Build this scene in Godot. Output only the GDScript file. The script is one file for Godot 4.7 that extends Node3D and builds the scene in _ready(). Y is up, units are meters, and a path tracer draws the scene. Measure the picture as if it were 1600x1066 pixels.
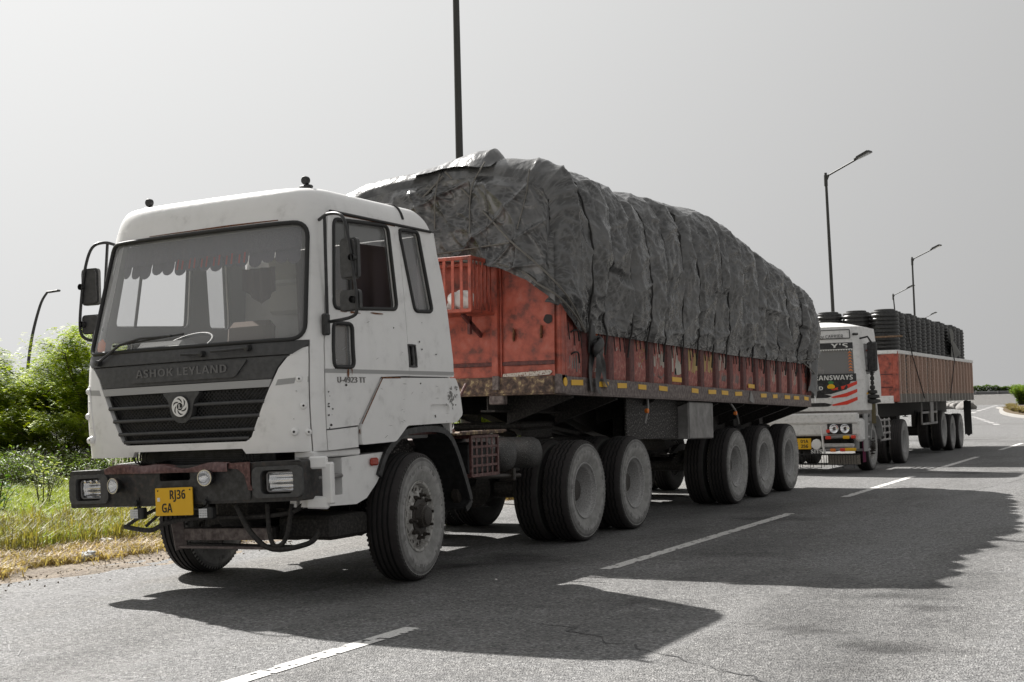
extends Node3D
# A loaded tractor and trailer parked on a road verge with a second lorry behind it.
# World axes: the lorry's own axes (x to its left side, z forwards), y up, metres; z = 0 at the front axle.

var M := {}
var names := {}
var shared := {}

class MB:
	var v := PackedVector3Array()
	var n := PackedVector3Array()
	var c := PackedColorArray()
	var col := Color.WHITE
	var xf := Transform3D()
	func _init(x := Transform3D()) -> void:
		xf = x
	# corners run counter-clockwise as seen from outside
	func trin(a: Vector3, b: Vector3, d: Vector3, na: Vector3, nb: Vector3, nd: Vector3) -> void:
		v.append(xf * a); v.append(xf * d); v.append(xf * b)
		n.append((xf.basis * na).normalized()); n.append((xf.basis * nd).normalized()); n.append((xf.basis * nb).normalized())
		c.append(col); c.append(col); c.append(col)
	func tri(a: Vector3, b: Vector3, d: Vector3) -> void:
		var m := (b - a).cross(d - a)
		if m.length_squared() < 1e-16:
			return
		m = m.normalized()
		trin(a, b, d, m, m, m)
	func quad(a: Vector3, b: Vector3, d: Vector3, e: Vector3) -> void:
		tri(a, b, d)
		tri(a, d, e)
	func quad_out(a: Vector3, b: Vector3, d: Vector3, e: Vector3, o: Vector3) -> void:
		if (b - a).cross(d - a).dot(o) >= 0:
			quad(a, b, d, e)
		else:
			quad(a, e, d, b)
	func box(ce: Vector3, s: Vector3, bev := 0.0, ba := Basis()) -> void:
		var h := s * 0.5
		var b := minf(bev, minf(h.x, minf(h.y, h.z)) * 0.9)
		var g := func(sx: int, sy: int, sz: int, ax: int) -> Vector3:
			var q := Vector3(sx * (h.x - b), sy * (h.y - b), sz * (h.z - b))
			q[ax] = [sx * h.x, sy * h.y, sz * h.z][ax]
			return ce + ba * q
		for ax in 3:
			for s1 in [-1, 1]:
				var p := []
				for k in [[-1, -1], [1, -1], [1, 1], [-1, 1]]:
					var sg := [0, 0, 0]
					sg[ax] = s1; sg[(ax + 1) % 3] = k[0]; sg[(ax + 2) % 3] = k[1]
					p.append(g.call(sg[0], sg[1], sg[2], ax))
				var o := Vector3.ZERO
				o[ax] = s1
				quad_out(p[0], p[1], p[2], p[3], ba * o)
		if b <= 0.0:
			return
		for ax in 3:
			var i := (ax + 1) % 3
			var j := (ax + 2) % 3
			for si in [-1, 1]:
				for sj in [-1, 1]:
					var sa := [0, 0, 0]
					sa[i] = si; sa[j] = sj
					var sb := sa.duplicate()
					sa[ax] = -1; sb[ax] = 1
					var o := Vector3.ZERO
					o[i] = si; o[j] = sj
					quad_out(g.call(sa[0], sa[1], sa[2], i), g.call(sa[0], sa[1], sa[2], j), g.call(sb[0], sb[1], sb[2], j), g.call(sb[0], sb[1], sb[2], i), ba * o)
		for sx in [-1, 1]:
			for sy in [-1, 1]:
				for sz in [-1, 1]:
					var a: Vector3 = g.call(sx, sy, sz, 0)
					var d: Vector3 = g.call(sx, sy, sz, 1)
					var e: Vector3 = g.call(sx, sy, sz, 2)
					if (d - a).cross(e - a).dot(ba * Vector3(sx, sy, sz)) < 0:
						tri(a, e, d)
					else:
						tri(a, d, e)
	func bar(a: Vector3, b: Vector3, w: float, h: float, bev := 0.0, up := Vector3.UP) -> void:
		var d := b - a
		var z := d.normalized()
		var x := up.cross(z)
		if x.length() < 0.01:
			x = Vector3.RIGHT.cross(z)
		x = x.normalized()
		box((a + b) * 0.5, Vector3(w, h, d.length()), bev, Basis(x, z.cross(x), z))
	func tube(pts: Array, r: float, k := 8, r2 := -1.0, closed := false) -> void:
		var m := pts.size()
		if m < 2:
			return
		var rings := []
		var dirs := []
		var up := Vector3.UP
		for i in m:
			var t: Vector3
			if closed:
				t = pts[(i + 1) % m] - pts[(i - 1 + m) % m]
			elif i == 0:
				t = pts[1] - pts[0]
			elif i == m - 1:
				t = pts[m - 1] - pts[m - 2]
			else:
				t = pts[i + 1] - pts[i - 1]
			t = t.normalized()
			var x := up.cross(t)
			if x.length() < 0.05:
				x = Vector3(0.3, 0.1, 1).cross(t)
			x = x.normalized()
			up = t.cross(x)
			var rr := r if r2 < 0 else lerpf(r, r2, float(i) / (m - 1))
			var ring := []
			var dr := []
			for j in k:
				var a := TAU * j / k
				var o := x * cos(a) + up * sin(a)
				dr.append(o)
				ring.append(pts[i] + o * rr)
			rings.append(ring)
			dirs.append(dr)
		for i in (m if closed else m - 1):
			var i2 := (i + 1) % m
			for j in k:
				var j2 := (j + 1) % k
				trin(rings[i][j], rings[i][j2], rings[i2][j2], dirs[i][j], dirs[i][j2], dirs[i2][j2])
				trin(rings[i][j], rings[i2][j2], rings[i2][j], dirs[i][j], dirs[i2][j2], dirs[i2][j])
		if not closed:
			for j in range(1, k - 1):
				tri(rings[0][0], rings[0][j + 1], rings[0][j])
				tri(rings[m - 1][0], rings[m - 1][j], rings[m - 1][j + 1])
	# profile of (along x, radius), outside to the left of its direction; turned about the x axis of t
	func lathe(pr: Array, k := 32, t := Transform3D(), cols := [], zig := [], teeth := 0, amp := 0.0) -> void:
		var m := pr.size()
		var sn := []
		for j in m - 1:
			var d: Vector2 = pr[j + 1] - pr[j]
			sn.append(Vector2(-d.y, d.x).normalized())
		for j in m - 1:
			var na: Vector2 = sn[j]
			var nb: Vector2 = sn[j]
			if j > 0 and sn[j - 1].dot(sn[j]) > 0.75:
				na = (sn[j - 1] + sn[j]).normalized()
			if j < m - 2 and sn[j + 1].dot(sn[j]) > 0.75:
				nb = (sn[j + 1] + sn[j]).normalized()
			if cols:
				col = cols[j]
			for i in k:
				var a0 := TAU * i / k
				var a1 := TAU * (i + 1) / k
				var z0 := 0.0
				var z1 := 0.0
				if teeth:
					z0 = amp * (absf(fmod(float(i) * teeth / k, 1.0) - 0.5) * 4.0 - 1.0)
					z1 = amp * (absf(fmod(float(i + 1) * teeth / k, 1.0) - 0.5) * 4.0 - 1.0)
				var f0: float = zig[j] if zig else 0.0
				var f1: float = zig[j + 1] if zig else 0.0
				var e0 := Vector3(0, cos(a0), sin(a0))
				var e1 := Vector3(0, cos(a1), sin(a1))
				var A: Vector3 = t * (e0 * pr[j].y + Vector3(pr[j].x + z0 * f0, 0, 0))
				var B: Vector3 = t * (e1 * pr[j].y + Vector3(pr[j].x + z1 * f0, 0, 0))
				var C: Vector3 = t * (e1 * pr[j + 1].y + Vector3(pr[j + 1].x + z1 * f1, 0, 0))
				var D: Vector3 = t * (e0 * pr[j + 1].y + Vector3(pr[j + 1].x + z0 * f1, 0, 0))
				var nA := t.basis * (e0 * na.y + Vector3(na.x, 0, 0))
				var nB := t.basis * (e1 * na.y + Vector3(na.x, 0, 0))
				var nC := t.basis * (e1 * nb.y + Vector3(nb.x, 0, 0))
				var nD := t.basis * (e0 * nb.y + Vector3(nb.x, 0, 0))
				if (B - A).cross(C - A).dot(nA + nC) >= 0:
					trin(A, B, C, nA, nB, nC)
					trin(A, C, D, nA, nC, nD)
				else:
					trin(A, C, B, nA, nC, nB)
					trin(A, D, C, nA, nD, nC)
	# outline in (z,y) for axis 0, (x,z) for axis 1, (x,y) for axis 2, pushed from d0 to d1
	func extrude(poly: PackedVector2Array, axis: int, d0: float, d1: float) -> void:
		var put := func(q: Vector2, d: float) -> Vector3:
			if axis == 0:
				return Vector3(d, q.y, q.x)
			if axis == 1:
				return Vector3(q.x, d, q.y)
			return Vector3(q.x, q.y, d)
		var o := Vector3.ZERO
		o[axis] = 1.0 if d1 > d0 else -1.0
		var id := Geometry2D.triangulate_polygon(poly)
		for i in range(0, id.size(), 3):
			for e in [[d0, -o], [d1, o]]:
				var a: Vector3 = put.call(poly[id[i]], e[0])
				var b: Vector3 = put.call(poly[id[i + 1]], e[0])
				var d: Vector3 = put.call(poly[id[i + 2]], e[0])
				if (b - a).cross(d - a).dot(e[1]) < 0:
					tri(a, d, b)
				else:
					tri(a, b, d)
		var area := 0.0
		for i in poly.size():
			area += poly[i].cross(poly[(i + 1) % poly.size()])
		for i in poly.size():
			var p := poly[i]
			var q := poly[(i + 1) % poly.size()]
			var e := q - p
			var out2 := Vector2(e.y, -e.x) * signf(area)
			quad_out(put.call(p, d0), put.call(q, d0), put.call(q, d1), put.call(p, d1), put.call(out2, 0.0) - put.call(Vector2.ZERO, 0.0))
	# a smooth sheet fn(u, v) over [0,1]x[0,1]
	func grid(fn: Callable, nu: int, nv: int, colfn: Variant = null) -> void:
		var p := []
		for i in nu + 1:
			var row := PackedVector3Array()
			for j in nv + 1:
				row.append(fn.call(float(i) / nu, float(j) / nv))
			p.append(row)
		var nn := []
		for i in nu + 1:
			var row := PackedVector3Array()
			for j in nv + 1:
				var du: Vector3 = p[mini(i + 1, nu)][j] - p[maxi(i - 1, 0)][j]
				var dv: Vector3 = p[i][mini(j + 1, nv)] - p[i][maxi(j - 1, 0)]
				var w := du.cross(dv)
				row.append(w.normalized() if w.length_squared() > 1e-14 else Vector3.UP)
			nn.append(row)
		var cc := []
		if colfn != null:
			for i in nu + 1:
				var row := PackedColorArray()
				for j in nv + 1:
					row.append(colfn.call(float(i) / nu, float(j) / nv))
				cc.append(row)
		for i in nu:
			for j in nv:
				trin(p[i][j], p[i + 1][j], p[i + 1][j + 1], nn[i][j], nn[i + 1][j], nn[i + 1][j + 1])
				trin(p[i][j], p[i + 1][j + 1], p[i][j + 1], nn[i][j], nn[i + 1][j + 1], nn[i][j + 1])
				if colfn != null: # stored as first, third, second corner
					var k := c.size()
					c[k - 6] = cc[i][j]; c[k - 5] = cc[i + 1][j + 1]; c[k - 4] = cc[i + 1][j]
					c[k - 3] = cc[i][j]; c[k - 2] = cc[i][j + 1]; c[k - 1] = cc[i + 1][j + 1]
	# a panel cut out of the curved sheet fn(Vector2, offset) with real holes and folded edges
	func patch(fn: Callable, poly: PackedVector2Array, holes := [], cell := 0.08, off := 0.0, thick := 0.012) -> void:
		var r := Rect2(poly[0], Vector2.ZERO)
		for q in poly:
			r = r.expand(q)
		var nor := func(q: Vector2) -> Vector3:
			var e := 0.004
			var a: Vector3 = fn.call(q + Vector2(e, 0), off) - fn.call(q - Vector2(e, 0), off)
			var b: Vector3 = fn.call(q + Vector2(0, e), off) - fn.call(q - Vector2(0, e), off)
			return b.cross(a).normalized()
		for i in int(ceil(r.size.x / cell)):
			for j in int(ceil(r.size.y / cell)):
				var a := r.position + Vector2(i, j) * cell
				var bits := Geometry2D.intersect_polygons(PackedVector2Array([a, a + Vector2(cell, 0), a + Vector2(cell, cell), a + Vector2(0, cell)]), poly)
				for h in holes:
					var nx := []
					for b in bits:
						nx.append_array(Geometry2D.clip_polygons(b, h))
					bits.assign(nx)
				for b: PackedVector2Array in bits:
					if Geometry2D.is_polygon_clockwise(b):
						b.reverse()
					var id := Geometry2D.triangulate_polygon(b)
					for t in range(0, id.size(), 3):
						var A: Vector3 = fn.call(b[id[t]], off)
						var B: Vector3 = fn.call(b[id[t + 1]], off)
						var C: Vector3 = fn.call(b[id[t + 2]], off)
						var nA: Vector3 = nor.call(b[id[t]])
						var nB: Vector3 = nor.call(b[id[t + 1]])
						var nC: Vector3 = nor.call(b[id[t + 2]])
						if (B - A).cross(C - A).dot(nA) < 0:
							trin(A, C, B, nA, nC, nB)
						else:
							trin(A, B, C, nA, nB, nC)
		if thick <= 0.0:
			return
		var loops := [poly]
		loops.append_array(holes)
		for k in loops.size():
			var lp: PackedVector2Array = loops[k]
			var sg := -1.0 if Geometry2D.is_polygon_clockwise(lp) else 1.0
			if k > 0:
				sg = -sg
			for i in lp.size():
				var p := lp[i]
				var q := lp[(i + 1) % lp.size()]
				var ns := maxi(1, int((q - p).length() / cell))
				for s in ns:
					var a := p.lerp(q, float(s) / ns)
					var b := p.lerp(q, float(s + 1) / ns)
					var o2 := Vector2((b - a).y, -(b - a).x).normalized() * sg * 0.01
					var o: Vector3 = fn.call((a + b) * 0.5 + o2, off) - fn.call((a + b) * 0.5, off)
					quad_out(fn.call(a, off), fn.call(b, off), fn.call(b, off - thick), fn.call(a, off - thick), o)
	func mesh(m: Material = null) -> ArrayMesh:
		var am := ArrayMesh.new()
		var arr := []
		arr.resize(Mesh.ARRAY_MAX)
		arr[Mesh.ARRAY_VERTEX] = v
		arr[Mesh.ARRAY_NORMAL] = n
		arr[Mesh.ARRAY_COLOR] = c
		am.add_surface_from_arrays(Mesh.PRIMITIVE_TRIANGLES, arr)
		if m:
			am.surface_set_material(0, m)
		return am

func numbered(called: String) -> String:
	names[called] = names.get(called, -1) + 1
	return called if names[called] == 0 else "%s_%03d" % [called, names[called]]

func tag(o: Node, label: String, category: String, group := "", kind := "") -> Node:
	if label:
		o.set_meta("label", label)
	if category:
		o.set_meta("category", category)
	if group:
		o.set_meta("group", group)
	if kind:
		o.set_meta("kind", kind)
	return o

func thing(called: String, label: String, category: String, at := Vector3.ZERO, group := "") -> Node3D:
	var o := Node3D.new()
	o.name = numbered(called)
	o.position = at
	add_child(o)
	tag(o, label, category, group)
	return o

# one mesh as one named node; its vertices are given in world axes unless its parent moves it
func part(parent: Node, called: String, b: MB, m: Material, kind := "") -> MeshInstance3D:
	return place(parent, called, b.mesh(m), Transform3D(), kind)

func place(parent: Node, called: String, me: Mesh, t := Transform3D(), kind := "") -> MeshInstance3D:
	var o := MeshInstance3D.new()
	o.mesh = me
	o.name = numbered(called) if parent == self else called
	o.transform = t
	parent.add_child(o, true)
	if kind:
		o.set_meta("kind", kind)
	return o

func rr(x0: float, y0: float, x1: float, y1: float, r: float, k := 4) -> PackedVector2Array:
	var p := PackedVector2Array()
	for c in [[x1 - r, y0 + r, -PI / 2], [x1 - r, y1 - r, 0.0], [x0 + r, y1 - r, PI / 2], [x0 + r, y0 + r, PI]]:
		for i in k + 1:
			var a: float = c[2] + PI / 2 * i / k
			p.append(Vector2(c[0] + r * cos(a), c[1] + r * sin(a)))
	return p

# rounds the corners of any outline
func soft(q: Array, r: float, k := 4) -> PackedVector2Array:
	var p := PackedVector2Array()
	var m := q.size()
	for i in m:
		var b: Vector2 = q[i]
		var a: Vector2 = q[(i - 1 + m) % m]
		var c: Vector2 = q[(i + 1) % m]
		var rad := minf(r, minf((a - b).length(), (c - b).length()) * 0.45)
		var s := b + (a - b).normalized() * rad
		var e := b + (c - b).normalized() * rad
		for j in k + 1:
			var t := float(j) / k
			p.append(s.lerp(b, t).lerp(b.lerp(e, t), t))
	return p

func pv(a: Array) -> PackedVector2Array:
	var p := PackedVector2Array()
	for i in range(0, a.size(), 2):
		p.append(Vector2(a[i], a[i + 1]))
	return p

func vs(a: Array) -> Array:
	var p := []
	for i in range(0, a.size(), 2):
		p.append(Vector2(a[i], a[i + 1]))
	return p

func v3(a: Array) -> Array:
	var p := []
	for i in range(0, a.size(), 3):
		p.append(Vector3(a[i], a[i + 1], a[i + 2]))
	return p

func curve(pts: Array, steps := 6) -> Array:
	var o := []
	var m := pts.size()
	for i in m - 1:
		for s in steps:
			var t := float(s) / steps
			o.append(pts[i].cubic_interpolate(pts[i + 1], pts[maxi(i - 1, 0)], pts[mini(i + 2, m - 1)], t))
	o.append(pts[m - 1])
	return o

func lin(table: Array, x: float) -> float:
	if x <= table[0].x:
		return table[0].y
	for i in table.size() - 1:
		if x <= table[i + 1].x:
			return lerpf(table[i].y, table[i + 1].y, (x - table[i].x) / (table[i + 1].x - table[i].x))
	return table[-1].y

func sm(a: float, b: float, x: float) -> float:
	return smoothstep(a, b, x)

func g3(x: float, y: float, z: float) -> Color:
	return Color(x, y, z)

func mat(c: Color, rough := 0.7, metal := 0.0, spec := 0.5) -> StandardMaterial3D:
	var m := StandardMaterial3D.new()
	m.albedo_color = c.linear_to_srgb()
	m.roughness = rough
	m.metallic = metal
	m.metallic_specular = spec
	m.cull_mode = BaseMaterial3D.CULL_DISABLED
	return m

func noise_tex(freq: float, cols: Array, offs: Array, oct := 5, seed_ := 1, kind := FastNoiseLite.TYPE_SIMPLEX_SMOOTH, size := 512) -> NoiseTexture2D:
	var f := FastNoiseLite.new()
	f.noise_type = kind
	f.frequency = freq
	f.fractal_octaves = oct
	f.fractal_gain = 0.6
	f.seed = seed_
	var t := NoiseTexture2D.new()
	t.width = size
	t.height = size
	t.seamless = true
	t.noise = f
	var g := Gradient.new()
	var cc := PackedColorArray()
	for x in cols:
		cc.append(x.linear_to_srgb())
	g.offsets = PackedFloat32Array(offs)
	g.colors = cc
	t.color_ramp = g
	return t

func bump_tex(freq: float, strength: float, oct := 4, seed_ := 5, kind := FastNoiseLite.TYPE_SIMPLEX_SMOOTH, size := 512) -> NoiseTexture2D:
	var f := FastNoiseLite.new()
	f.noise_type = kind
	f.frequency = freq
	f.fractal_octaves = oct
	f.seed = seed_
	var t := NoiseTexture2D.new()
	t.width = size
	t.height = size
	t.seamless = true
	t.noise = f
	t.as_normal_map = true
	t.bump_strength = strength
	return t

# a material with a mottled colour; linear colours along a noise, tile in metres
func grime(cols: Array, offs: Array, freq: float, tile: float, rough := 0.7, metal := 0.0, bump := 0.0, seed_ := 1) -> StandardMaterial3D:
	var m := mat(Color.WHITE, rough, metal)
	m.albedo_texture = noise_tex(freq, cols, offs, 5, seed_)
	m.uv1_triplanar = true
	m.uv1_scale = Vector3.ONE / tile
	m.vertex_color_use_as_albedo = true
	if bump > 0.0:
		m.normal_enabled = true
		if not shared.has("bump"):
			shared["bump"] = bump_tex(0.03, 6.0)
		m.normal_texture = shared["bump"]
		m.normal_scale = bump
	return m

func txt(parent: Node, s: String, h: float, m: Material, t: Transform3D, depth := 0.008, called := "lettering", fname := "Droid Sans", bold := true, wide := 1.0) -> MeshInstance3D:
	var tm := TextMesh.new()
	var f := SystemFont.new()
	f.font_names = PackedStringArray([fname])
	f.font_weight = 700 if bold else 400
	tm.font = f
	tm.text = s
	tm.font_size = 64
	tm.pixel_size = h / 46.0
	tm.depth = depth
	tm.material = m
	tm.curve_step = 1.0
	return place(parent, called, tm, t * Transform3D(Basis.from_scale(Vector3(wide, 1, 1)), Vector3.ZERO))

func _ready() -> void:
	# camera
	var cam := Camera3D.new()
	cam.name = "camera"
	cam.fov = 28.564
	cam.near = 0.1
	cam.far = 2000.0
	cam.transform = Transform3D(Basis(Vector3(0.891183, -0.024003, -0.453009), Vector3(0.043923, 0.998473, 0.033504), Vector3(0.451513, -0.049755, 0.890876)), Vector3(6.719, 1.3595, 9.2684))
	add_child(cam)
	cam.current = true
	# sky: bright haze round the sun, raised again opposite it to fill the shade
	var sun_to := Vector3(-0.675, 0.656, -0.336).normalized()
	var im := Image.create(512, 256, false, Image.FORMAT_RGBF)
	for j in 256:
		var th := PI * (j + 0.5) / 256.0
		for i in 512:
			var az := TAU * (i + 0.5) / 512.0
			var d := Vector3(sin(th) * sin(az), cos(th), -sin(th) * cos(az))
			var ga := rad_to_deg(acos(clampf(d.dot(sun_to), -1, 1)))
			var cg := d.dot(sun_to)
			var l := 0.43 * (0.31 + 0.50 * cg * cg + 0.30 * exp(-ga / 25.0))
			if d.y < 0.0:
				l = 0.2
			im.set_pixel(i, j, Color(l, l, l * 0.995))
	var psm := PanoramaSkyMaterial.new()
	psm.panorama = ImageTexture.create_from_image(im)
	var env := Environment.new()
	env.background_mode = Environment.BG_SKY
	env.sky = Sky.new()
	env.sky.sky_material = psm
	env.tonemap_mode = Environment.TONE_MAPPER_LINEAR
	env.tonemap_exposure = 2.6
	env.sdfgi_enabled = true
	env.ssao_enabled = true
	env.ssil_enabled = true
	var we := WorldEnvironment.new()
	we.name = "world_environment"
	we.environment = env
	add_child(we)
	# sun
	var sun := DirectionalLight3D.new()
	sun.name = "sun"
	sun.basis = Basis.looking_at(-sun_to)
	sun.light_energy = 1.25
	sun.light_color = Color(1.0, 0.985, 0.965)
	sun.light_angular_distance = 0.6
	sun.shadow_enabled = true
	add_child(sun)

	make_materials()
	make_ground()
	make_tractor()
	make_trailer()
	make_load()
	make_second_lorry()
	make_lamps()
	make_plants()
	make_far()

func make_materials() -> void:
	M.white = grime([g3(.60, .595, .58), g3(.78, .775, .765), g3(.82, .815, .805), g3(.84, .835, .825)], [0.0, 0.28, 0.5, 1.0], 0.012, 1.6, 0.38, 0.0, 0.06)
	M.white.clearcoat_enabled = true
	M.white.clearcoat = 0.3
	M.white.clearcoat_roughness = 0.15
	M.chip = mat(g3(.035, .03, .028), 0.8)
	M.rust = grime([g3(.05, .02, .012), g3(.16, .06, .025), g3(.24, .11, .05)], [0.2, 0.5, 0.8], 0.03, 0.5, 0.85)
	M.band = mat(g3(.36, .36, .355), 0.45)
	M.black = grime([g3(.012, .012, .012), g3(.028, .028, .029), g3(.05, .05, .05)], [0.2, 0.55, 0.9], 0.02, 0.8, 0.45, 0.0, 0.1)
	M.plastic = grime([g3(.045, .045, .045), g3(.06, .06, .061), g3(.078, .077, .075)], [0.2, 0.55, 0.95], 0.02, 0.6, 0.5, 0.0, 0.12, 3)
	M.rubber = mat(g3(.018, .018, .018), 0.6)
	M.chassis = grime([g3(.012, .011, .010), g3(.03, .027, .025), g3(.075, .066, .056)], [0.25, 0.55, 0.92], 0.03, 0.5, 0.75, 0.0, 0.3, 7)
	M.bumper = grime([g3(.014, .013, .013), g3(.03, .029, .028), g3(.08, .045, .035)], [0.2, 0.6, 0.95], 0.02, 0.7, 0.5, 0.0, 0.2, 9)
	M.maroon = grime([g3(.06, .022, .02), g3(.12, .05, .045), g3(.2, .13, .12)], [0.2, 0.55, 0.95], 0.02, 0.5, 0.45, 0.0, 0.2, 11)
	M.steel = grime([g3(.16, .155, .15), g3(.24, .232, .228), g3(.32, .31, .3)], [0.1, 0.5, 0.9], 0.008, 1.2, 0.55, 0.2, 0.05, 13)
	M.chrome = mat(g3(.75, .75, .76), 0.12, 1.0)
	M.lamp_glass = mat(g3(.8, .82, .84), 0.06)
	M.lamp_glass.albedo_color.a = 0.1
	M.lamp_glass.transparency = BaseMaterial3D.TRANSPARENCY_ALPHA
	M.glass = mat(g3(.55, .58, .58), 0.02)
	M.glass.albedo_color.a = 0.14
	M.glass.transparency = BaseMaterial3D.TRANSPARENCY_ALPHA
	M.dusty_glass = mat(g3(.45, .46, .46), 0.1)
	M.dusty_glass.albedo_color.a = 0.36
	M.dusty_glass.transparency = BaseMaterial3D.TRANSPARENCY_ALPHA
	M.cabin = mat(g3(.26, .26, .26), 0.9)
	M.seat_cloth = grime([g3(.2, .15, .12), g3(.27, .21, .17)], [0.3, 0.7], 0.05, 0.3, 0.95)
	M.tyre = grime([g3(.68, .68, .68), g3(.85, .85, .85), g3(1.0, 1.0, 1.0)], [0.25, 0.45, 0.7], 0.01, 0.6, 0.85, 0.0, 0.35, 15)
	M.rim = grime([g3(.2, .195, .19), g3(.36, .355, .35), g3(.48, .475, .47)], [0.2, 0.5, 0.85], 0.03, 0.3, 0.65, 0.0, 0.1, 17)
	M.rim_pale = grime([g3(.16, .15, .135), g3(.42, .41, .39), g3(.5, .49, .47)], [0.3, 0.5, 0.85], 0.012, 0.5, 0.6, 0.0, 0.1, 19)
	M.grease = grime([g3(.012, .01, .009), g3(.045, .037, .03), g3(.15, .13, .11)], [0.3, 0.6, 0.95], 0.05, 0.25, 0.5, 0.0, 0.3, 21)
	M.yellow = mat(g3(.78, .44, .012), 0.4)
	M.ink = mat(g3(.01, .01, .01), 0.5)
	M.orange = mat(g3(.75, .2, .03), 0.35)
	M.red_lens = mat(g3(.35, .04, .02), 0.25)
	M.pale = mat(g3(.78, .77, .74), 0.6)
	M.red = grime([g3(.12, .035, .025), g3(.3, .062, .038), g3(.42, .085, .05), g3(.46, .14, .1)], [0.1, 0.36, 0.62, 1.0], 0.012, 1.3, 0.5, 0.0, 0.12, 23)
	M.red_worn = grime([g3(.15, .045, .038), g3(.32, .08, .062), g3(.37, .12, .095), g3(.5, .36, .3)], [0.1, 0.35, 0.62, 1.0], 0.02, 0.8, 0.55, 0.0, 0.15, 25)
	M.red_post = grime([g3(.05, .02, .018), g3(.115, .032, .028), g3(.17, .06, .05)], [0.1, 0.5, 0.9], 0.02, 0.8, 0.6, 0.0, 0.2, 27)
	M.rail = grime([g3(.08, .06, .056), g3(.16, .13, .122), g3(.26, .22, .2)], [0.15, 0.5, 0.9], 0.02, 0.7, 0.65, 0.0, 0.2, 29)
	M.rail_old = grime([g3(.05, .035, .03), g3(.13, .085, .065), g3(.2, .14, .09), g3(.5, .4, .22)], [0.25, 0.5, 0.66, 0.85], 0.02, 1.0, 0.75, 0.0, 0.3, 31)
	M.art_white = mat(g3(.5, .48, .42), 0.7)
	M.art_gold = mat(g3(.52, .38, .16), 0.7)
	M.art_orange = mat(g3(.5, .12, .04), 0.7)
	M.art_grey = mat(g3(.2, .2, .19), 0.7)
	M.mud = grime([g3(.012, .011, .011), g3(.025, .023, .022), g3(.05, .045, .042), g3(.34, .32, .3)], [0.3, 0.5, 0.62, 0.8], 0.06, 0.9, 0.7, 0.0, 0.3, 33)
	M.wood = grime([g3(.12, .07, .04), g3(.25, .17, .11)], [0.2, 0.8], 0.02, 0.5, 0.8)
	M.rope = grime([g3(.10, .095, .085), g3(.22, .21, .19)], [0.2, 0.8], 0.1, 0.1, 0.9)
	M.rope_dark = grime([g3(.025, .025, .025), g3(.07, .068, .065)], [0.2, 0.8], 0.1, 0.1, 0.9)
	# tarpaulin: thin black woven plastic, greyed by dust; crease highlights painted per vertex
	M.tarp = grime([g3(.085, .085, .086), g3(.105, .105, .106), g3(.12, .119, .117), g3(.15, .148, .144)], [0.15, 0.45, 0.7, 1.0], 0.01, 1.4, 0.27, 0.0, 0.0, 35)
	M.tarp.normal_enabled = true
	M.tarp.normal_texture = bump_tex(0.022, 9.0, 3, 37)
	M.tarp.normal_scale = 0.35
	M.tarp.metallic_specular = 0.6
	M.pole = mat(g3(.055, .055, .052), 0.5, 0.3)
	M.sand = grime([g3(.16, .125, .09), g3(.27, .225, .17), g3(.38, .33, .26)], [0.2, 0.5, 0.85], 0.02, 1.2, 0.95, 0.0, 0.8, 39)
	M.sign_text = mat(g3(.72, .72, .7), 0.6)

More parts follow.
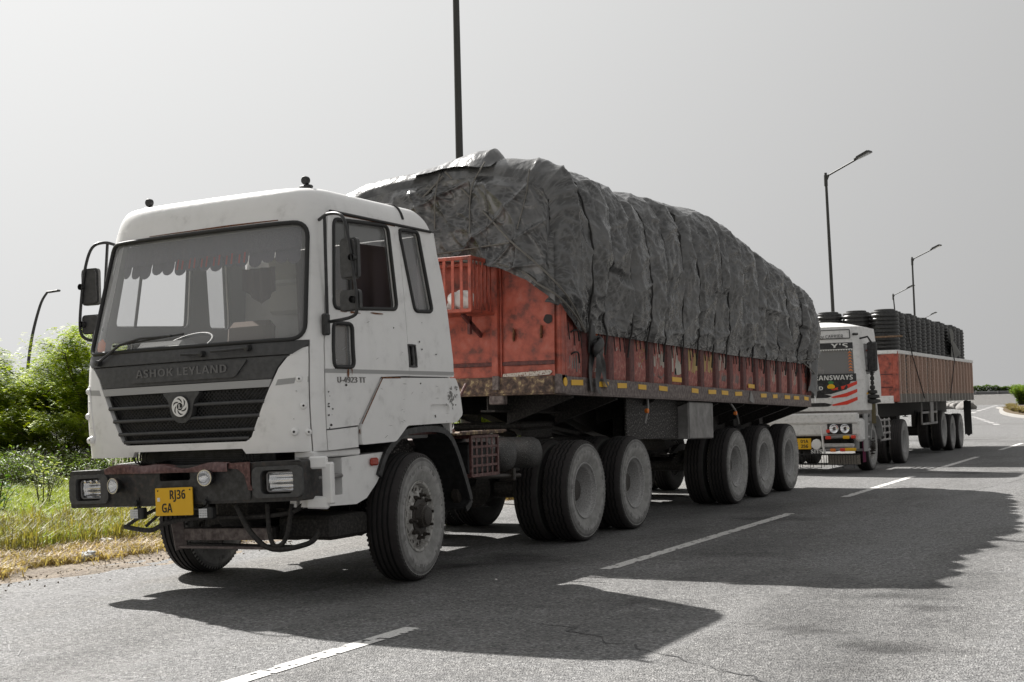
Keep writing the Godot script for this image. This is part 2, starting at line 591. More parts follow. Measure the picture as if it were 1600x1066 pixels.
func make_ground() -> void:
	var nz := FastNoiseLite.new()
	nz.seed = 3
	nz.frequency = 0.6
	nz.fractal_octaves = 4
	var big := FastNoiseLite.new()
	big.seed = 8
	big.frequency = 0.16
	big.fractal_octaves = 4
	# asphalt: exposed aggregate, greyed with dust
	var asp := mat(Color.WHITE, 0.82)
	asp.metallic_specular = 0.4
	# single stones of the worn surface, each with its own grey
	asp.albedo_texture = noise_tex(0.15, [g3(.06, .06, .061), g3(.14, .14, .14), g3(.23, .229, .227), g3(.33, .328, .324), g3(.54, .535, .52)], [0.0, 0.3, 0.68, 0.9, 1.0], 2, 41, FastNoiseLite.TYPE_CELLULAR, 1024)
	asp.albedo_texture.noise.cellular_return_type = FastNoiseLite.RETURN_CELL_VALUE
	asp.uv1_triplanar = true
	asp.uv1_world_triplanar = true
	asp.uv1_scale = Vector3.ONE / 2.6
	asp.vertex_color_use_as_albedo = true
	asp.normal_enabled = true
	asp.normal_texture = bump_tex(0.18, 8.0, 2, 43, FastNoiseLite.TYPE_SIMPLEX_SMOOTH, 1024)
	asp.normal_scale = 0.8
	M.asphalt = asp
	# dark marks: [x, z, half length x, half length z, strength]
	var oil := [[4.55, 1.35, .55, .22, .4], [5.3, 1.75, .5, .16, .35], [5.2, .25, .35, .2, .45], [3.4, .55, .35, .12, .3], [.2, -.6, .9, 1.2, .3], [0.0, -4.0, .8, 2.2, .3], [1.2, -1.6, .4, .7, .3], [5.0, -.2, .3, .12, .3], [3.1, -16.0, 1.6, .35, .45], [2.2, -6.0, .6, .4, .25], [3.0, -2.4, .7, .3, .2]]
	var tint := func(x: float, z: float) -> Color:
		var k := 1.0 + 0.42 * big.get_noise_2d(x, z * 0.45) + 0.35 * nz.get_noise_2d(x * 1.4, z * 0.5) + 0.2 * nz.get_noise_2d(x * 6.0, z * 5.0)
		# wheel tracks worn darker, sand blown in from the verge
		for tx in [-0.95, 0.95, 3.1, 5.0]:
			k -= 0.15 * exp(-pow((x - tx) / 0.3, 2)) * (0.7 + nz.get_noise_2d(x, z * 0.1 + 40.0))
		for o in oil:
			var q := Vector2((x - o[0]) / o[2], (z - o[1]) / o[3]).length() + 0.9 * nz.get_noise_2d(x * 1.7 + 9.0, z * 1.7)
			k -= o[4] * (1.0 - sm(0.55, 1.05, q))
		var dust := sm(0.05, 0.45, nz.get_noise_2d(x * 0.8 + 20.0, z * 0.22) + 0.5 - (x + 1.9) * 0.42)
		var g := g3(k, k * 0.995, k * 0.985)
		return g.lerp(g3(1.05, 1.01, .95), clampf(dust, 0, 0.75))
	var road := MB.new()
	road.grid(func(u: float, v: float) -> Vector3: return Vector3(lerpf(-2.3, 13.0, v), 0.0, lerpf(12.0, -26.0, u)), 300, 120, func(u: float, v: float) -> Color: return tint.call(lerpf(-2.3, 13.0, v), lerpf(12.0, -26.0, u)))
	var r := part(self, "road", road, asp, "structure")
	var r2 := MB.new()
	r2.grid(func(u: float, v: float) -> Vector3: return Vector3(lerpf(-110.0, 70.0, v), 0.0, lerpf(-26.0, -62.0, u)), 60, 150, func(u: float, v: float) -> Color: return tint.call(maxf(lerpf(-110.0, 70.0, v), 1.0), lerpf(-26.0, -62.0, u)) * 1.12)
	part(r, "far_carriageway", r2, asp)
	var r3 := MB.new()
	r3.grid(func(u: float, v: float) -> Vector3: return Vector3(lerpf(-110.0, 110.0, v), 0.0, lerpf(-62.0, -330.0, u)), 80, 70, func(u: float, v: float) -> Color: return tint.call(lerpf(-110.0, 110.0, v) * 0.3, lerpf(-62.0, -330.0, u) * 0.3 - 200.0) * 1.2)
	part(r, "far_carriageway", r3, asp)
	var r4 := MB.new()
	r4.grid(func(u: float, v: float) -> Vector3: return Vector3(lerpf(13.0, 70.0, v), 0.0, lerpf(30.0, -26.0, u)), 30, 30)
	part(r, "far_carriageway", r4, asp)
	var r5 := MB.new()
	r5.grid(func(u: float, v: float) -> Vector3: return Vector3(lerpf(-2.3, 13.0, v), 0.0, lerpf(30.0, 12.0, u)), 10, 10)
	part(r, "far_carriageway", r5, asp)
	# worn thermoplastic lane dashes
	var paint := grime([g3(.36, .355, .34), g3(.62, .61, .59), g3(.7, .69, .67)], [0.2, 0.5, 0.8], 0.05, 0.5, 0.7, 0.0, 0.4, 45)
	for d in [[7.7, 2.03], [-1.05, -6.75], [-9.6, -14.7], [-17.9, -22.5], [-26.5, -31.5], [-35.0, -40.0]]:
		var b := MB.new()
		var nl := int((d[0] - d[1]) / 0.03)
		for i in nl:
			for j in 6:
				var z0: float = d[0] - i * 0.03
				var x0 := 2.25 + j * 0.021
				var e := 0.44 if j > 0 and j < 5 else 0.3
				if nz.get_noise_2d(x0 * 14.0, z0 * 7.0) + 0.4 * nz.get_noise_2d(x0 * 60.0, z0 * 60.0) > e:
					continue
				b.quad(Vector3(x0, .004, z0), Vector3(x0 + .021, .004, z0), Vector3(x0 + .021, .004, z0 - .03), Vector3(x0, .004, z0 - .03))
		part(r, "lane_dash", b, paint)
	var worn := mat(g3(.36, .355, .35), .8)
	for i in 7:
		for l in [[Vector3(-9.65, .004, -106), Vector3(-20, .004, -207), .22], [Vector3(-6.86, .004, -87.2), Vector3(-1.34, .004, -56.3), .14]]:
			var b := MB.new()
			var p0: Vector3 = l[0].lerp(l[1], (i + 0.1) / 7.0)
			var p1: Vector3 = l[0].lerp(l[1], (i + 0.65) / 7.0)
			var w: float = l[2]
			b.quad(p0 + Vector3(-w, 0, 0), p0 + Vector3(w, 0, 0), p1 + Vector3(w, 0, 0), p1 + Vector3(-w, 0, 0))
			part(r, "lane_dash", b, worn)
	# bitumen run into old cracks
	var cr := RandomNumberGenerator.new()
	cr.seed = 12
	var tar := mat(g3(.03, .03, .031), .6)
	for q in [[5.6, -.6, 9.5, -1.5], [3.0, 1.6, 5.6, 3.4], [-1.2, 2.6, .6, 3.6], [4.9, -4.2, 9.0, -5.2], [3.4, -7.5, 4.3, -15.0]]:
		var b := MB.new()
		var p := Vector3(q[0], .003, q[1])
		var e := Vector3(q[2], .003, q[3])
		var n := int((e - p).length() / .09)
		var last := p
		for i in n:
			var t := p.lerp(e, (i + 1.0) / n) + Vector3(cr.randfn(0, .03), 0, cr.randfn(0, .03))
			var sd := (t - last).cross(Vector3.UP).normalized() * cr.randf_range(.002, .008)
			b.quad(last - sd, last + sd, t + sd, t - sd)
			last = t
		part(r, "crack", b, tar)
	var el := MB.new()
	el.quad(Vector3(-22.6, .004, -190), Vector3(-22, .004, -190), Vector3(-55, .004, -330), Vector3(-57, .004, -330))
	part(r, "edge_line", el, worn)
	# verge: sand and earth that laps unevenly over the edge of the asphalt
	var soil := mat(Color.WHITE, 0.95)
	soil.albedo_texture = noise_tex(0.05, [g3(.55, .55, .55), g3(.9, .9, .9), g3(1.15, 1.15, 1.15)], [0.2, 0.5, 0.85], 5, 47)
	soil.uv1_triplanar = true
	soil.uv1_world_triplanar = true
	soil.uv1_scale = Vector3.ONE / 1.3
	soil.vertex_color_use_as_albedo = true
	soil.normal_enabled = true
	soil.normal_texture = bump_tex(0.05, 10.0, 5, 49)
	var verge := MB.new()
	var vh := func(x: float, z: float) -> float:
		var d := -1.78 - x + 0.35 * big.get_noise_2d(7.0, z * 2.0) + 0.55 * nz.get_noise_2d(x * 1.2, z * 0.55)
		var h := -0.03 + 0.05 * sm(-0.1, 0.55, d) + 0.018 * nz.get_noise_2d(x * 3.0, z * 2.0) * sm(0.0, 0.5, d)
		# two ruts along the edge
		h -= 0.02 * exp(-pow((x + 2.25 + 0.1 * nz.get_noise_2d(1.0, z)) / 0.1, 2))
		return h + 0.06 * sm(2.6, 5.0, -x) * (1.0 + big.get_noise_2d(x, z) * 2.0)
	var vx := func(v: float) -> float: return -1.35 - 3.2 * v - 40.0 * pow(v, 4.0)
	var vcol := func(x: float, z: float) -> Color:
		var k := 1.0 + 0.5 * nz.get_noise_2d(x * 2.0, z * 1.2)
		var c := g3(.25, .205, .155) * k
		var straw := g3(.34, .255, .13) * k
		var earth := g3(.12, .1, .06) * k
		return c.lerp(straw, sm(2.7, 3.1, -x + 0.4 * nz.get_noise_2d(x, z))).lerp(earth, sm(3.6, 4.6, -x))
	verge.grid(func(u: float, v: float) -> Vector3:
		var x: float = vx.call(v)
		var z := lerpf(11.0, -25.9, u)
		return Vector3(x, vh.call(x, z), z), 300, 90, func(u: float, v: float) -> Color: return vcol.call(vx.call(v), lerpf(11.0, -25.9, u)))
	part(self, "verge", verge, soil, "structure")
	shared["vh"] = vh
	shared["nz"] = nz
	var base := MB.new()
	base.col = g3(.16, .14, .085)
	base.grid(func(u: float, v: float) -> Vector3: return Vector3(lerpf(-900, 900, v), -0.12, lerpf(300, -1500, u)), 20, 20)
	part(self, "ground", base, soil, "structure")

var plan := []
var plan_len := []
func cab(q: Vector2, off: float) -> Vector3:
	if plan.is_empty():
		plan = curve(vs([0, 1.42, .4, 1.415, .75, 1.398, .95, 1.36, 1.05, 1.30, 1.1, 1.22, 1.12, 1.12, 1.12, 1.0]), 8)
		plan_len = [0.0]
		for i in plan.size() - 1:
			plan_len.append(plan_len[i] + (plan[i + 1] - plan[i]).length())
	var s := -1.0 if q.x < 0 else 1.0
	var a := absf(q.x)
	var L: float = plan_len[-1]
	var p: Vector2
	var t: Vector2
	if a >= L:
		p = Vector2(1.12, 1.0 - (a - L))
		t = Vector2(0, -1)
	else:
		var i: int = clampi(plan_len.bsearch(a) - 1, 0, plan.size() - 2)
		var f: float = (a - plan_len[i]) / (plan_len[i + 1] - plan_len[i])
		p = plan[i].lerp(plan[i + 1], f)
		var t0: Vector2 = (plan[mini(i + 1, plan.size() - 1)] - plan[maxi(i - 1, 0)]).normalized()
		var t1: Vector2 = (plan[mini(i + 2, plan.size() - 1)] - plan[i]).normalized()
		if i == 0:
			t0 = Vector2(1, 0)
		t = t0.lerp(t1, f).normalized()
	p += Vector2(-t.y, t.x) * off
	var w := sm(0.15, 1.3, p.y)
	var rear := sm(0.3, 0.75, -p.y)
	var z := p.y - 0.232 * maxf(0.0, q.y - 1.8) * w + 0.13 * pow(clampf((q.y - 2.1) / 0.8, 0, 1), 2.0) * rear
	var x := p.x * (1.0 - 0.088 * clampf((q.y - 1.75) / 1.1, 0, 1.05))
	# the front swells a little towards the middle of its height
	z += 0.02 * sin(clampf((q.y - 1.06) / 0.75, 0, 1) * PI) * sm(0.9, 1.35, p.y)
	return Vector3(x * s, q.y, z)

func mir(p: PackedVector2Array, s: int) -> PackedVector2Array:
	var o := PackedVector2Array()
	for q in p:
		o.append(Vector2(q.x * s, q.y))
	if s < 0:
		o.reverse()
	return o

func loop3(fn: Callable, lp: PackedVector2Array, off: float, step := 0.05) -> Array:
	var o := []
	for i in lp.size():
		var a := lp[i]
		var b := lp[(i + 1) % lp.size()]
		var n := maxi(1, int((b - a).length() / step))
		for k in n:
			o.append(fn.call(a.lerp(b, float(k) / n), off))
	return o

func tyre_mesh(kind: String) -> ArrayMesh:
	if shared.has("tyre" + kind):
		return shared["tyre" + kind]
	var R := 0.51
	var side := g3(.34, .335, .325)
	var tread := g3(.028, .027, .026)
	var shoulder := g3(.05, .049, .047)
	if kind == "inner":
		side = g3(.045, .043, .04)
	var pr := vs([-.1, .265, -.112, .29, -.142, .36, -.147, .4, -.14, .44, -.132, .462, -.134, .468, -.124, .487, -.112, .502])
	var bead := side * .4
	var cl := [bead, side * .85, side, side * 1.1, side * .8, side * .5, side, shoulder]
	var zg := [0, 0, 0, 0, 0, 0, 0, 0, 0]
	var nb := 4
	for i in nb + 1:
		var x0 := lerpf(-.112, .112, float(i) / (nb + 1))
		var x1 := lerpf(-.112, .112, float(i + 1) / (nb + 1))
		if i > 0:
			pr.append(Vector2(x0 + .006, R - .012)); zg.append(1); cl.append(g3(.012, .012, .012))
			pr.append(Vector2(x0 + .009, R)); zg.append(1); cl.append(g3(.012, .012, .012))
		if i < nb:
			pr.append(Vector2(x1 - .009, R)); zg.append(1); cl.append(tread)
			pr.append(Vector2(x1 - .006, R - .012)); zg.append(1); cl.append(g3(.012, .012, .012))
	for j in range(8, -1, -1):
		pr.append(Vector2(-pr[j].x, pr[j].y)); zg.append(0)
	while cl.size() < pr.size() - 9:
		cl.append(tread)
	cl.append(tread)
	for j in range(7, -1, -1):
		cl.append([bead, side * .85, side, side * 1.1, side * .8, side * .5, side, shoulder][j])
	var b := MB.new()
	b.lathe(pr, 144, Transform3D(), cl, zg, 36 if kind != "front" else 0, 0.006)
	# raised blocks moulded round the sidewall, and lugs on the shoulder
	if kind != "inner":
		b.col = side * 0.72
		for k in 10:
			var a := TAU * k / 10.0 + (0.2 if k % 3 else 0.0)
			var wdt := 0.05 if k % 2 else 0.018
			for sgn in [-1, 1]:
				var ba := Basis(Vector3.RIGHT, a)
				b.box(ba * Vector3(sgn * .145, .395, 0), Vector3(.008, .032, wdt), .003, ba)
				b.box(ba * Vector3(sgn * .144, .395, .06), Vector3(.008, .03, .016), .003, ba)
		b.col = g3(.06, .058, .055)
		for k in 72:
			var ba := Basis(Vector3.RIGHT, TAU * k / 72.0)
			for sgn in [-1, 1]:
				b.box(ba * Vector3(sgn * .1285, .4775, 0), Vector3(.012, .022, .02), .003, ba)
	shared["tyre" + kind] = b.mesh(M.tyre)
	return shared["tyre" + kind]

func rim_mesh(kind: String) -> ArrayMesh:
	if shared.has("rim" + kind):
		return shared["rim" + kind]
	var b := MB.new()
	var m: Material = M.rim
	if kind == "front":
		m = M.rim_pale
		b.lathe(vs([-.1, .27, -.11, .28, .1, .268, .112, .285, .118, .28, .112, .262, .09, .255, .07, .25, .075, .225, .1, .19, .112, .165, .112, 0.0]), 48)
		for k in 10: # hand holes with rolled rims
			var a := TAU * (k + .5) / 10
			b.lathe(vs([.0, .032, .006, .034, .01, .028, .004, .024]), 12, Transform3D(Basis(Vector3.RIGHT, a), Basis(Vector3.RIGHT, a) * Vector3(.088, .208, 0)))
	elif kind == "outer":
		b.lathe(vs([.1, .268, .112, .285, .12, .28, .116, .266, .1, .262, .085, .246, .07, .236, -.12, .22, -.15, .2, -.155, 0.0]), 48)
		b.lathe(vs([-.11, .28, .1, .268]), 32)
	else:
		b.lathe(vs([-.118, .28, .118, .28, .1, .25, .02, .24, .0, .2, .0, 0.0]), 32)
	shared["rim" + kind] = b.mesh(m)
	return shared["rim" + kind]

func hub_mesh(kind: String) -> ArrayMesh:
	if shared.has("hub" + kind):
		return shared["hub" + kind]
	var b := MB.new()
	if kind == "front":
		b.lathe(vs([.108, .15, .122, .15, .126, .13, .126, .1, .14, .095, .17, .09, .175, .075, .19, .072, .195, .05, .195, 0]), 28)
		for k in 10:
			var a := TAU * k / 10
			var t := Transform3D(Basis(Vector3.RIGHT, a), Basis(Vector3.RIGHT, a) * Vector3(0, .168, 0))
			b.lathe(vs([.1, .021, .125, .021, .132, .019, .132, .013, .165, .012, .168, 0]), 6, t)
			b.lathe(vs([.0, .026, .091, .026, .091, 0]), 10, Transform3D(Basis(Vector3.RIGHT, a + .31), Basis(Vector3.RIGHT, a + .31) * Vector3(0, .208, 0)))
	else:
		b.lathe(vs([-.155, .17, -.14, .17, -.135, .12, .0, .115, .02, .1, .025, .06, .025, 0]), 28)
		for k in 10:
			var a := TAU * k / 10
			var t := Transform3D(Basis(Vector3.RIGHT, a), Basis(Vector3.RIGHT, a) * Vector3(0, .155, 0))
			b.lathe(vs([-.155, .02, -.115, .02, -.11, .012, -.09, .011, -.09, 0]), 6, t)
	shared["hub" + kind] = b.mesh(M.grease)
	return shared["hub" + kind]

# outward is the local +x side
func wheel(parent: Node, at: Vector3, kind: String, s: int, steer := 0.0, spin := 0.0, scale_ := 1.0) -> void:
	var ba := Basis(Vector3.UP, (PI if s < 0 else 0.0) + steer) * Basis(Vector3.RIGHT, spin)
	var w := place(parent, "wheel", rim_mesh(kind), Transform3D(ba.scaled(Vector3.ONE * scale_), at))
	place(w, "tyre", tyre_mesh(kind))
	if kind != "inner":
		place(w, "hub", hub_mesh(kind))

func make_tractor() -> void:
	var T := thing("tractor_unit", "white forward-control tractor lorry with black grille and battered black bumper, coupled to the red trailer", "lorry")
	var RC := Transform3D(Basis(Vector3.BACK, 0.02), Vector3.ZERO)
	var RB := Transform3D(Basis(Vector3.BACK, 0.037), Vector3.ZERO)
	var cf := cab
	# ---- front of the cab
	var ws := soft(vs([-1.06, 1.875, 1.06, 1.875, 1.05, 2.76, -1.05, 2.76]), .12, 6)
	var b := MB.new(RC)
	b.patch(cf, pv([-1.215, 1.868, 1.215, 1.868, 1.215, 2.86, -1.215, 2.86]), [ws], .07, 0.0, .03)
	part(T, "windscreen_surround", b, M.white)
	b = MB.new(RC)
	b.patch(cf, soft(vs([-1.07, 1.868, 1.07, 1.868, 1.06, 2.77, -1.06, 2.77]), .12, 6), [], .07, -.014, 0)
	var wsg := part(T, "windscreen", b, M.dusty_glass)
	b = MB.new(RC)
	b.tube(loop3(cf, ws, .004), .017, 6, -1.0, true)
	part(wsg, "rubber_seal", b, M.rubber)
	b = MB.new(RC)
	b.patch(cf, pv([-1.09, 1.835, -.97, 1.768, .97, 1.768, 1.09, 1.835, 1.09, 1.864, -1.09, 1.864]), [], .07, .006, .03)
	part(T, "cowl_panel", b, M.plastic)
	b = MB.new(RC)
	b.patch(cf, pv([-.815, 1.598, .815, 1.598, .85, 1.67, .91, 1.74, .955, 1.758, -.955, 1.758, -.91, 1.74, -.85, 1.67]), [], .07, .002, .03)
	var np := part(T, "name_panel", b, M.plastic)
	b = MB.new(RC)
	b.patch(cf, soft(vs([-.5, 1.622, .5, 1.622, .61, 1.748, -.61, 1.748]), .025), [], .07, .016, .016)
	part(np, "name_plate", b, M.plastic)
	var letters := mat(g3(.16, .16, .165), 0.3, 0.7)
	txt(np, "ASHOK LEYLAND", .058, letters, RC * Transform3D(Basis(), Vector3(.0, 1.69, 1.44)), .016, "lettering", "Droid Sans", true, 1.38)
	b = MB.new(RC)
	b.patch(cf, pv([-.79, 1.538, .79, 1.538, .812, 1.592, -.812, 1.592]), [], .07, .008, .02)
	part(T, "trim_strip", b, M.band)
	b = MB.new(RC)
	b.patch(cf, pv([-1.087, 1.06, -.52, 1.06, -.5, 1.098, .53, 1.098, .56, 1.06, 1.087, 1.06, 1.087, 1.82, 1.0, 1.80, .93, 1.745, .865, 1.67, .825, 1.592, .79, 1.53, .62, 1.18, .57, 1.15, -.57, 1.15, -.62, 1.18, -.79, 1.53, -.825, 1.592, -.865, 1.67, -.93, 1.745, -1.0, 1.80, -1.087, 1.82]), [], .06, 0.0, .04)
	part(T, "front_panel", b, M.white)
	for s in [-1, 1]:
		b = MB.new(RC)
		b.patch(cf, mir(pv([.84, 1.545, 1.085, 1.56, 1.085, 1.6, .86, 1.588]), s), [], .05, .002, .003)
		part(T, "body_stripe", b, M.band)
		b = MB.new(RC)
		b.patch(cf, mir(soft(vs([.93, 1.17, 1.07, 1.15, 1.08, 1.62, 1.02, 1.64, .985, 1.56]), .05), s), [], .05, .006, .007)
		var cv := part(T, "corner_cover", b, M.white)
		for q in [[1.02, 1.585, .026], [1.045, 1.39, .028], [.975, 1.205, .032], [1.07, 1.2, .026], [1.0, 1.5, .008], [.975, 1.3, .008]]:
			b = MB.new(RC)
			var p0: Vector3 = cab(Vector2(q[0] * s, q[1]), .006)
			var nn: Vector3 = (cab(Vector2(q[0] * s, q[1]), .1) - p0).normalized()
			var tb := Transform3D(Basis(nn, Vector3.UP, nn.cross(Vector3.UP)), p0)
			b.lathe([Vector2(0, q[2]), Vector2(q[2] * .5, q[2] * .85), Vector2(q[2] * .8, q[2] * .45), Vector2(q[2] * .8, q[2] * .3)], 12, tb)
			part(cv, "bolt_cap", b, M.white)
			b = MB.new(RC)
			b.lathe([Vector2(q[2] * .8, q[2] * .3), Vector2(q[2] * .95, 0.0)], 8, tb)
			part(cv, "bolt_head", b, M.chip)
	# ---- grille
	b = MB.new(RC)
	b.patch(cf, pv([-.6, 1.12, .6, 1.12, .83, 1.56, -.83, 1.56]), [], .1, -.075, 0)
	var gr := part(T, "grille", b, M.black)
	b = MB.new(RC)
	for k in 62: # expanded mesh behind the louvres
		for s in [-1, 1]:
			var x0 := -1.0 + k * .035
			var pts := []
			for t in [0.0, 0.5, 1.0]:
				var xx: float = x0 + s * (t - .5) * .4
				if absf(xx) < .6 + (.19 * t):
					pts.append(cab(Vector2(xx, 1.15 + .38 * t), -.055))
			b.tube(pts, .004, 4)
	part(gr, "wire_mesh", b, M.plastic)
	for q in [[1.425, .745], [1.325, .7], [1.225, .65], [1.163, .6]]:
		b = MB.new(RC)
		var yy: float = q[0]
		var hw: float = q[1]
		var f1 := func(u: float, v: float) -> Vector3:
			var x := lerpf(-hw, hw, u)
			var a := v * 4.0
			var o: Vector2 = vs([-.05, .02, .0, .026, .008, .012, .0, -.002, -.05, .002])[int(minf(a, 4.0))]
			return cab(Vector2(x, yy + o.y), o.x)
		b.grid(f1, 24, 4)
		part(gr, "louvre", b, M.plastic)
	b = MB.new(RC)
	b.patch(cf, soft(vs([-.19, 1.536, .19, 1.536, .12, 1.47, .1, 1.36, .045, 1.305, -.045, 1.305, -.1, 1.36, -.12, 1.47]), .04), [], .05, .012, .05)
	var hold := part(gr, "badge_mount", b, M.plastic)
	# round badge: a dark dish, a pale ring, six curved vanes and a letter
	var bt := RC * Transform3D(Basis(), Vector3(0, 1.428, 1.455))
	b = MB.new(bt)
	b.lathe(vs([-.01, .084, .006, .084, .008, .08, .006, .076, .004, 0]), 32, Transform3D(Basis(Vector3.BACK, Vector3.UP, Vector3.LEFT), Vector3.ZERO))
	part(hold, "badge_dish", b, M.black)
	b = MB.new(bt)
	for k in 40:
		var a0 := TAU * k / 40
		var a1 := TAU * (k + 1) / 40
		for r in [[.064, .077], [.028, .034]]:
			b.quad(Vector3(cos(a0) * r[0], sin(a0) * r[0], .011), Vector3(cos(a0) * r[1], sin(a0) * r[1], .011), Vector3(cos(a1) * r[1], sin(a1) * r[1], .011), Vector3(cos(a1) * r[0], sin(a1) * r[0], .011))
	for k in 6:
		for i in 6:
			var q0 := i / 6.0
			var q1 := (i + 1) / 6.0
			var e := func(q: float, w: float) -> Vector3:
				var ang := TAU * k / 6.0 + q * 1.15 + w * (.72 - .1 * q)
				var rad := lerpf(.03, .068, q)
				return Vector3(cos(ang) * rad, sin(ang) * rad, .012)
			b.quad(e.call(q0, 0.0), e.call(q1, 0.0), e.call(q1, 1.0), e.call(q0, 1.0))
	part(hold, "badge_rosette", b, M.pale)
	txt(hold, "L", .032, M.pale, bt * Transform3D(Basis(), Vector3(0, 0, .012)), .004, "badge_letter", "Droid Serif")
	# ---- sides
	for s in [-1, 1]:
		var win := mir(soft(vs([1.32, 2.11, 2.285, 2.15, 2.285, 2.83, 1.30, 2.8]), .06), s)
		var qw := mir(soft(vs([2.56, 2.15, 2.845, 2.16, 2.76, 2.83, 2.45, 2.82]), .05), s)
		var peep := mir(soft(vs([1.315, 1.67, 1.58, 1.67, 1.58, 2.0, 1.315, 2.0]), .05), s)
		var handle := mir(pv([2.39, 1.69, 2.5, 1.69, 2.5, 1.865, 2.39, 1.865]), s)
		b = MB.new(RC)
		b.patch(cf, mir(pv([1.097, 1.06, 1.215, 1.06, 1.215, 1.868, 1.097, 1.868]), s), [], .06, 0.0, .03)
		part(T, "pillar_panel", b, M.white)
		b = MB.new(RC)
		b.patch(cf, mir(pv([1.225, 1.215, 1.62, 1.235, 1.955, 1.602, 2.375, 1.615, 2.45, 2.85, 1.225, 2.85]), s), [win, peep], .07, .004, .03)
		var door := part(T, "door", b, M.white)
		b = MB.new(RC)
		b.patch(cf, mir(pv([1.225, 1.06, 1.615, 1.07, 1.615, 1.223, 1.225, 1.205]), s), [], .07, .0, .03)
		part(T, "door_sill", b, M.white)
		b = MB.new(RC)
		b.patch(cf, mir(pv([2.383, 1.612, 3.112, 1.612, 3.112, 2.85, 2.458, 2.85]), s), [qw, handle], .07, .002, .03)
		var rp := part(T, "rear_side_panel", b, M.white)
		b = MB.new(RC)
		b.patch(cf, mir(soft(vs([1.632, 1.085, 2.12, 1.095, 2.3, 1.215, 3.1, 1.225, 3.21, 1.29, 3.17, 1.5, 3.11, 1.602, 1.962, 1.594, 1.632, 1.22]), .03), s), [mir(rr(2.66, 1.30, 2.98, 1.38, .03), s)], .06, .022, .05)
		var fair := part(T, "wheel_arch_fairing", b, M.white)
		b = MB.new(RC)
		b.patch(cf, mir(rr(2.65, 1.29, 2.99, 1.39, .03), s), [], .06, .0, 0)
		part(fair, "air_scoop", b, M.white)
		b = MB.new(RC)
		b.patch(cf, mir(pv([1.22, 1.625, 3.11, 1.625, 3.11, 1.655, 1.22, 1.655]), s), [], .08, .007, .003)
		part(T, "body_stripe", b, M.band)
		for w in [[win, door, "side_window"], [qw, rp, "quarter_window"], [peep, door, "kerb_window"]]:
			b = MB.new(RC)
			b.patch(cf, w[0], [], .08, -.02, 0)
			var gl: MeshInstance3D
			if w[2] == "side_window":
				# the front pane is shut, the rear one wound half down
				b = MB.new(RC)
				b.patch(cf, mir(pv([1.31, 2.12, 1.6, 2.12, 1.56, 2.81, 1.305, 2.81]), s), [], .08, -.02, 0)
				gl = part(w[1], "side_window", b, M.glass)
				b = MB.new(RC)
				b.tube([cab(Vector2(1.6 * s, 2.12), -.01), cab(Vector2(1.575 * s, 2.8), -.01)], .014, 6)
				part(w[1], "window_divider", b, M.rubber)
				b = MB.new(RC)
				b.patch(cf, mir(pv([1.575, 2.64, 2.28, 2.66, 2.28, 2.82, 1.57, 2.81]), s), [], .08, -.03, 0)
				part(w[1], "side_window", b, M.dusty_glass)
			else:
				gl = part(w[1], w[2], b, M.dusty_glass)
			b = MB.new(RC)
			b.tube(loop3(cf, w[0], .006), .016, 6, -1.0, true)
			part(gl, "rubber_seal", b, M.rubber)
		# recessed handle
		b = MB.new(RC)
		b.patch(cf, handle, [], .06, -.03, 0)
		var hd := part(door, "door_handle", b, M.plastic)
		b = MB.new(RC)
		b.tube(loop3(cf, handle, .004), .01, 6, -1.0, true)
		b.tube([cab(Vector2(2.47 * s, 1.71), -.004), cab(Vector2(2.47 * s, 1.85), -.004)], .014, 6)
		part(hd, "handle_frame", b, M.plastic)
		# inner lining with the same openings
		b = MB.new(RC)
		b.patch(cf, mir(pv([1.2, 1.1, 1.6, 1.1, 1.95, 1.45, 3.1, 1.45, 3.1, 2.86, 1.2, 2.86]), s), [win, qw, peep], .12, -.045, 0)
		part(T, "side_lining", b, M.cabin)
		# step box under the door, its edge cut to the wheel
		b = MB.new(RC)
		var arch := [Vector2(1.3, .66), Vector2(1.3, .73), Vector2(.98, .73), Vector2(.98, .98), Vector2(.4, 1.05)]
		for k in 7:
			var a := lerpf(1.0, .24, k / 6.0)
			arch.append(Vector2(.62 * cos(a) * 1.0 + .06, .5 + .62 * sin(a)) if k > 0 else Vector2(.36, 1.03))
		arch.append(Vector2(.78, .66))
		b.extrude(pv([1.3 if s > 0 else 1.1, .66, 1.3 if s > 0 else 1.1, .73, .98, .73, .98, 1.0, .36, 1.02, .42, .88, .52, .78, .66, .68, .8, .645]), 0, 1.1 * s, .86 * s)
		var step := part(T, "step_box", b, M.white)
		b = MB.new(RC)
		b.box(Vector3(.93 * s, .86, 1.12), Vector3(.05, .42, .36), .01)
		b.box(Vector3(1.0 * s, 1.035, 1.0), Vector3(.16, .05, .62), .01)
		if s > 0:
			part(step, "step_back", b, M.white)
		b = MB.new(RC)
		b.box(Vector3(1.0 * s, .868, 1.13), Vector3(.22, .03, .32), .01)
		part(step, "step_tread", b, M.steel)
		b = MB.new(RC)
		b.lathe(vs([0, .03, .02, .03, .03, .022, .032, 0]), 4, Transform3D(Basis(Vector3(s, 0, 0), Vector3(0, .7, .7), Vector3(0, -.7, .7)), Vector3(1.1 * s, .95, .56)))
		b.box(Vector3(1.115 * s, .95, .56), Vector3(.03, .06, .1), .012)
		part(step, "indicator_lamp", b, M.red_lens)
		# bracket between bumper and steps
		b = MB.new(RC)
		for seg in [[Vector3(1.08 * s, .98, 1.36), Vector3(1.2 * s, .98, 1.3)], [Vector3(1.2 * s, .98, 1.3), Vector3(1.2 * s, .68, 1.3)], [Vector3(1.2 * s, .69, 1.3), Vector3(1.04 * s, .7, 1.34)]]:
			b.bar(seg[0], seg[1], .05, .09, .012)
		if s > 0:
			part(step, "grab_bracket", b, M.white)
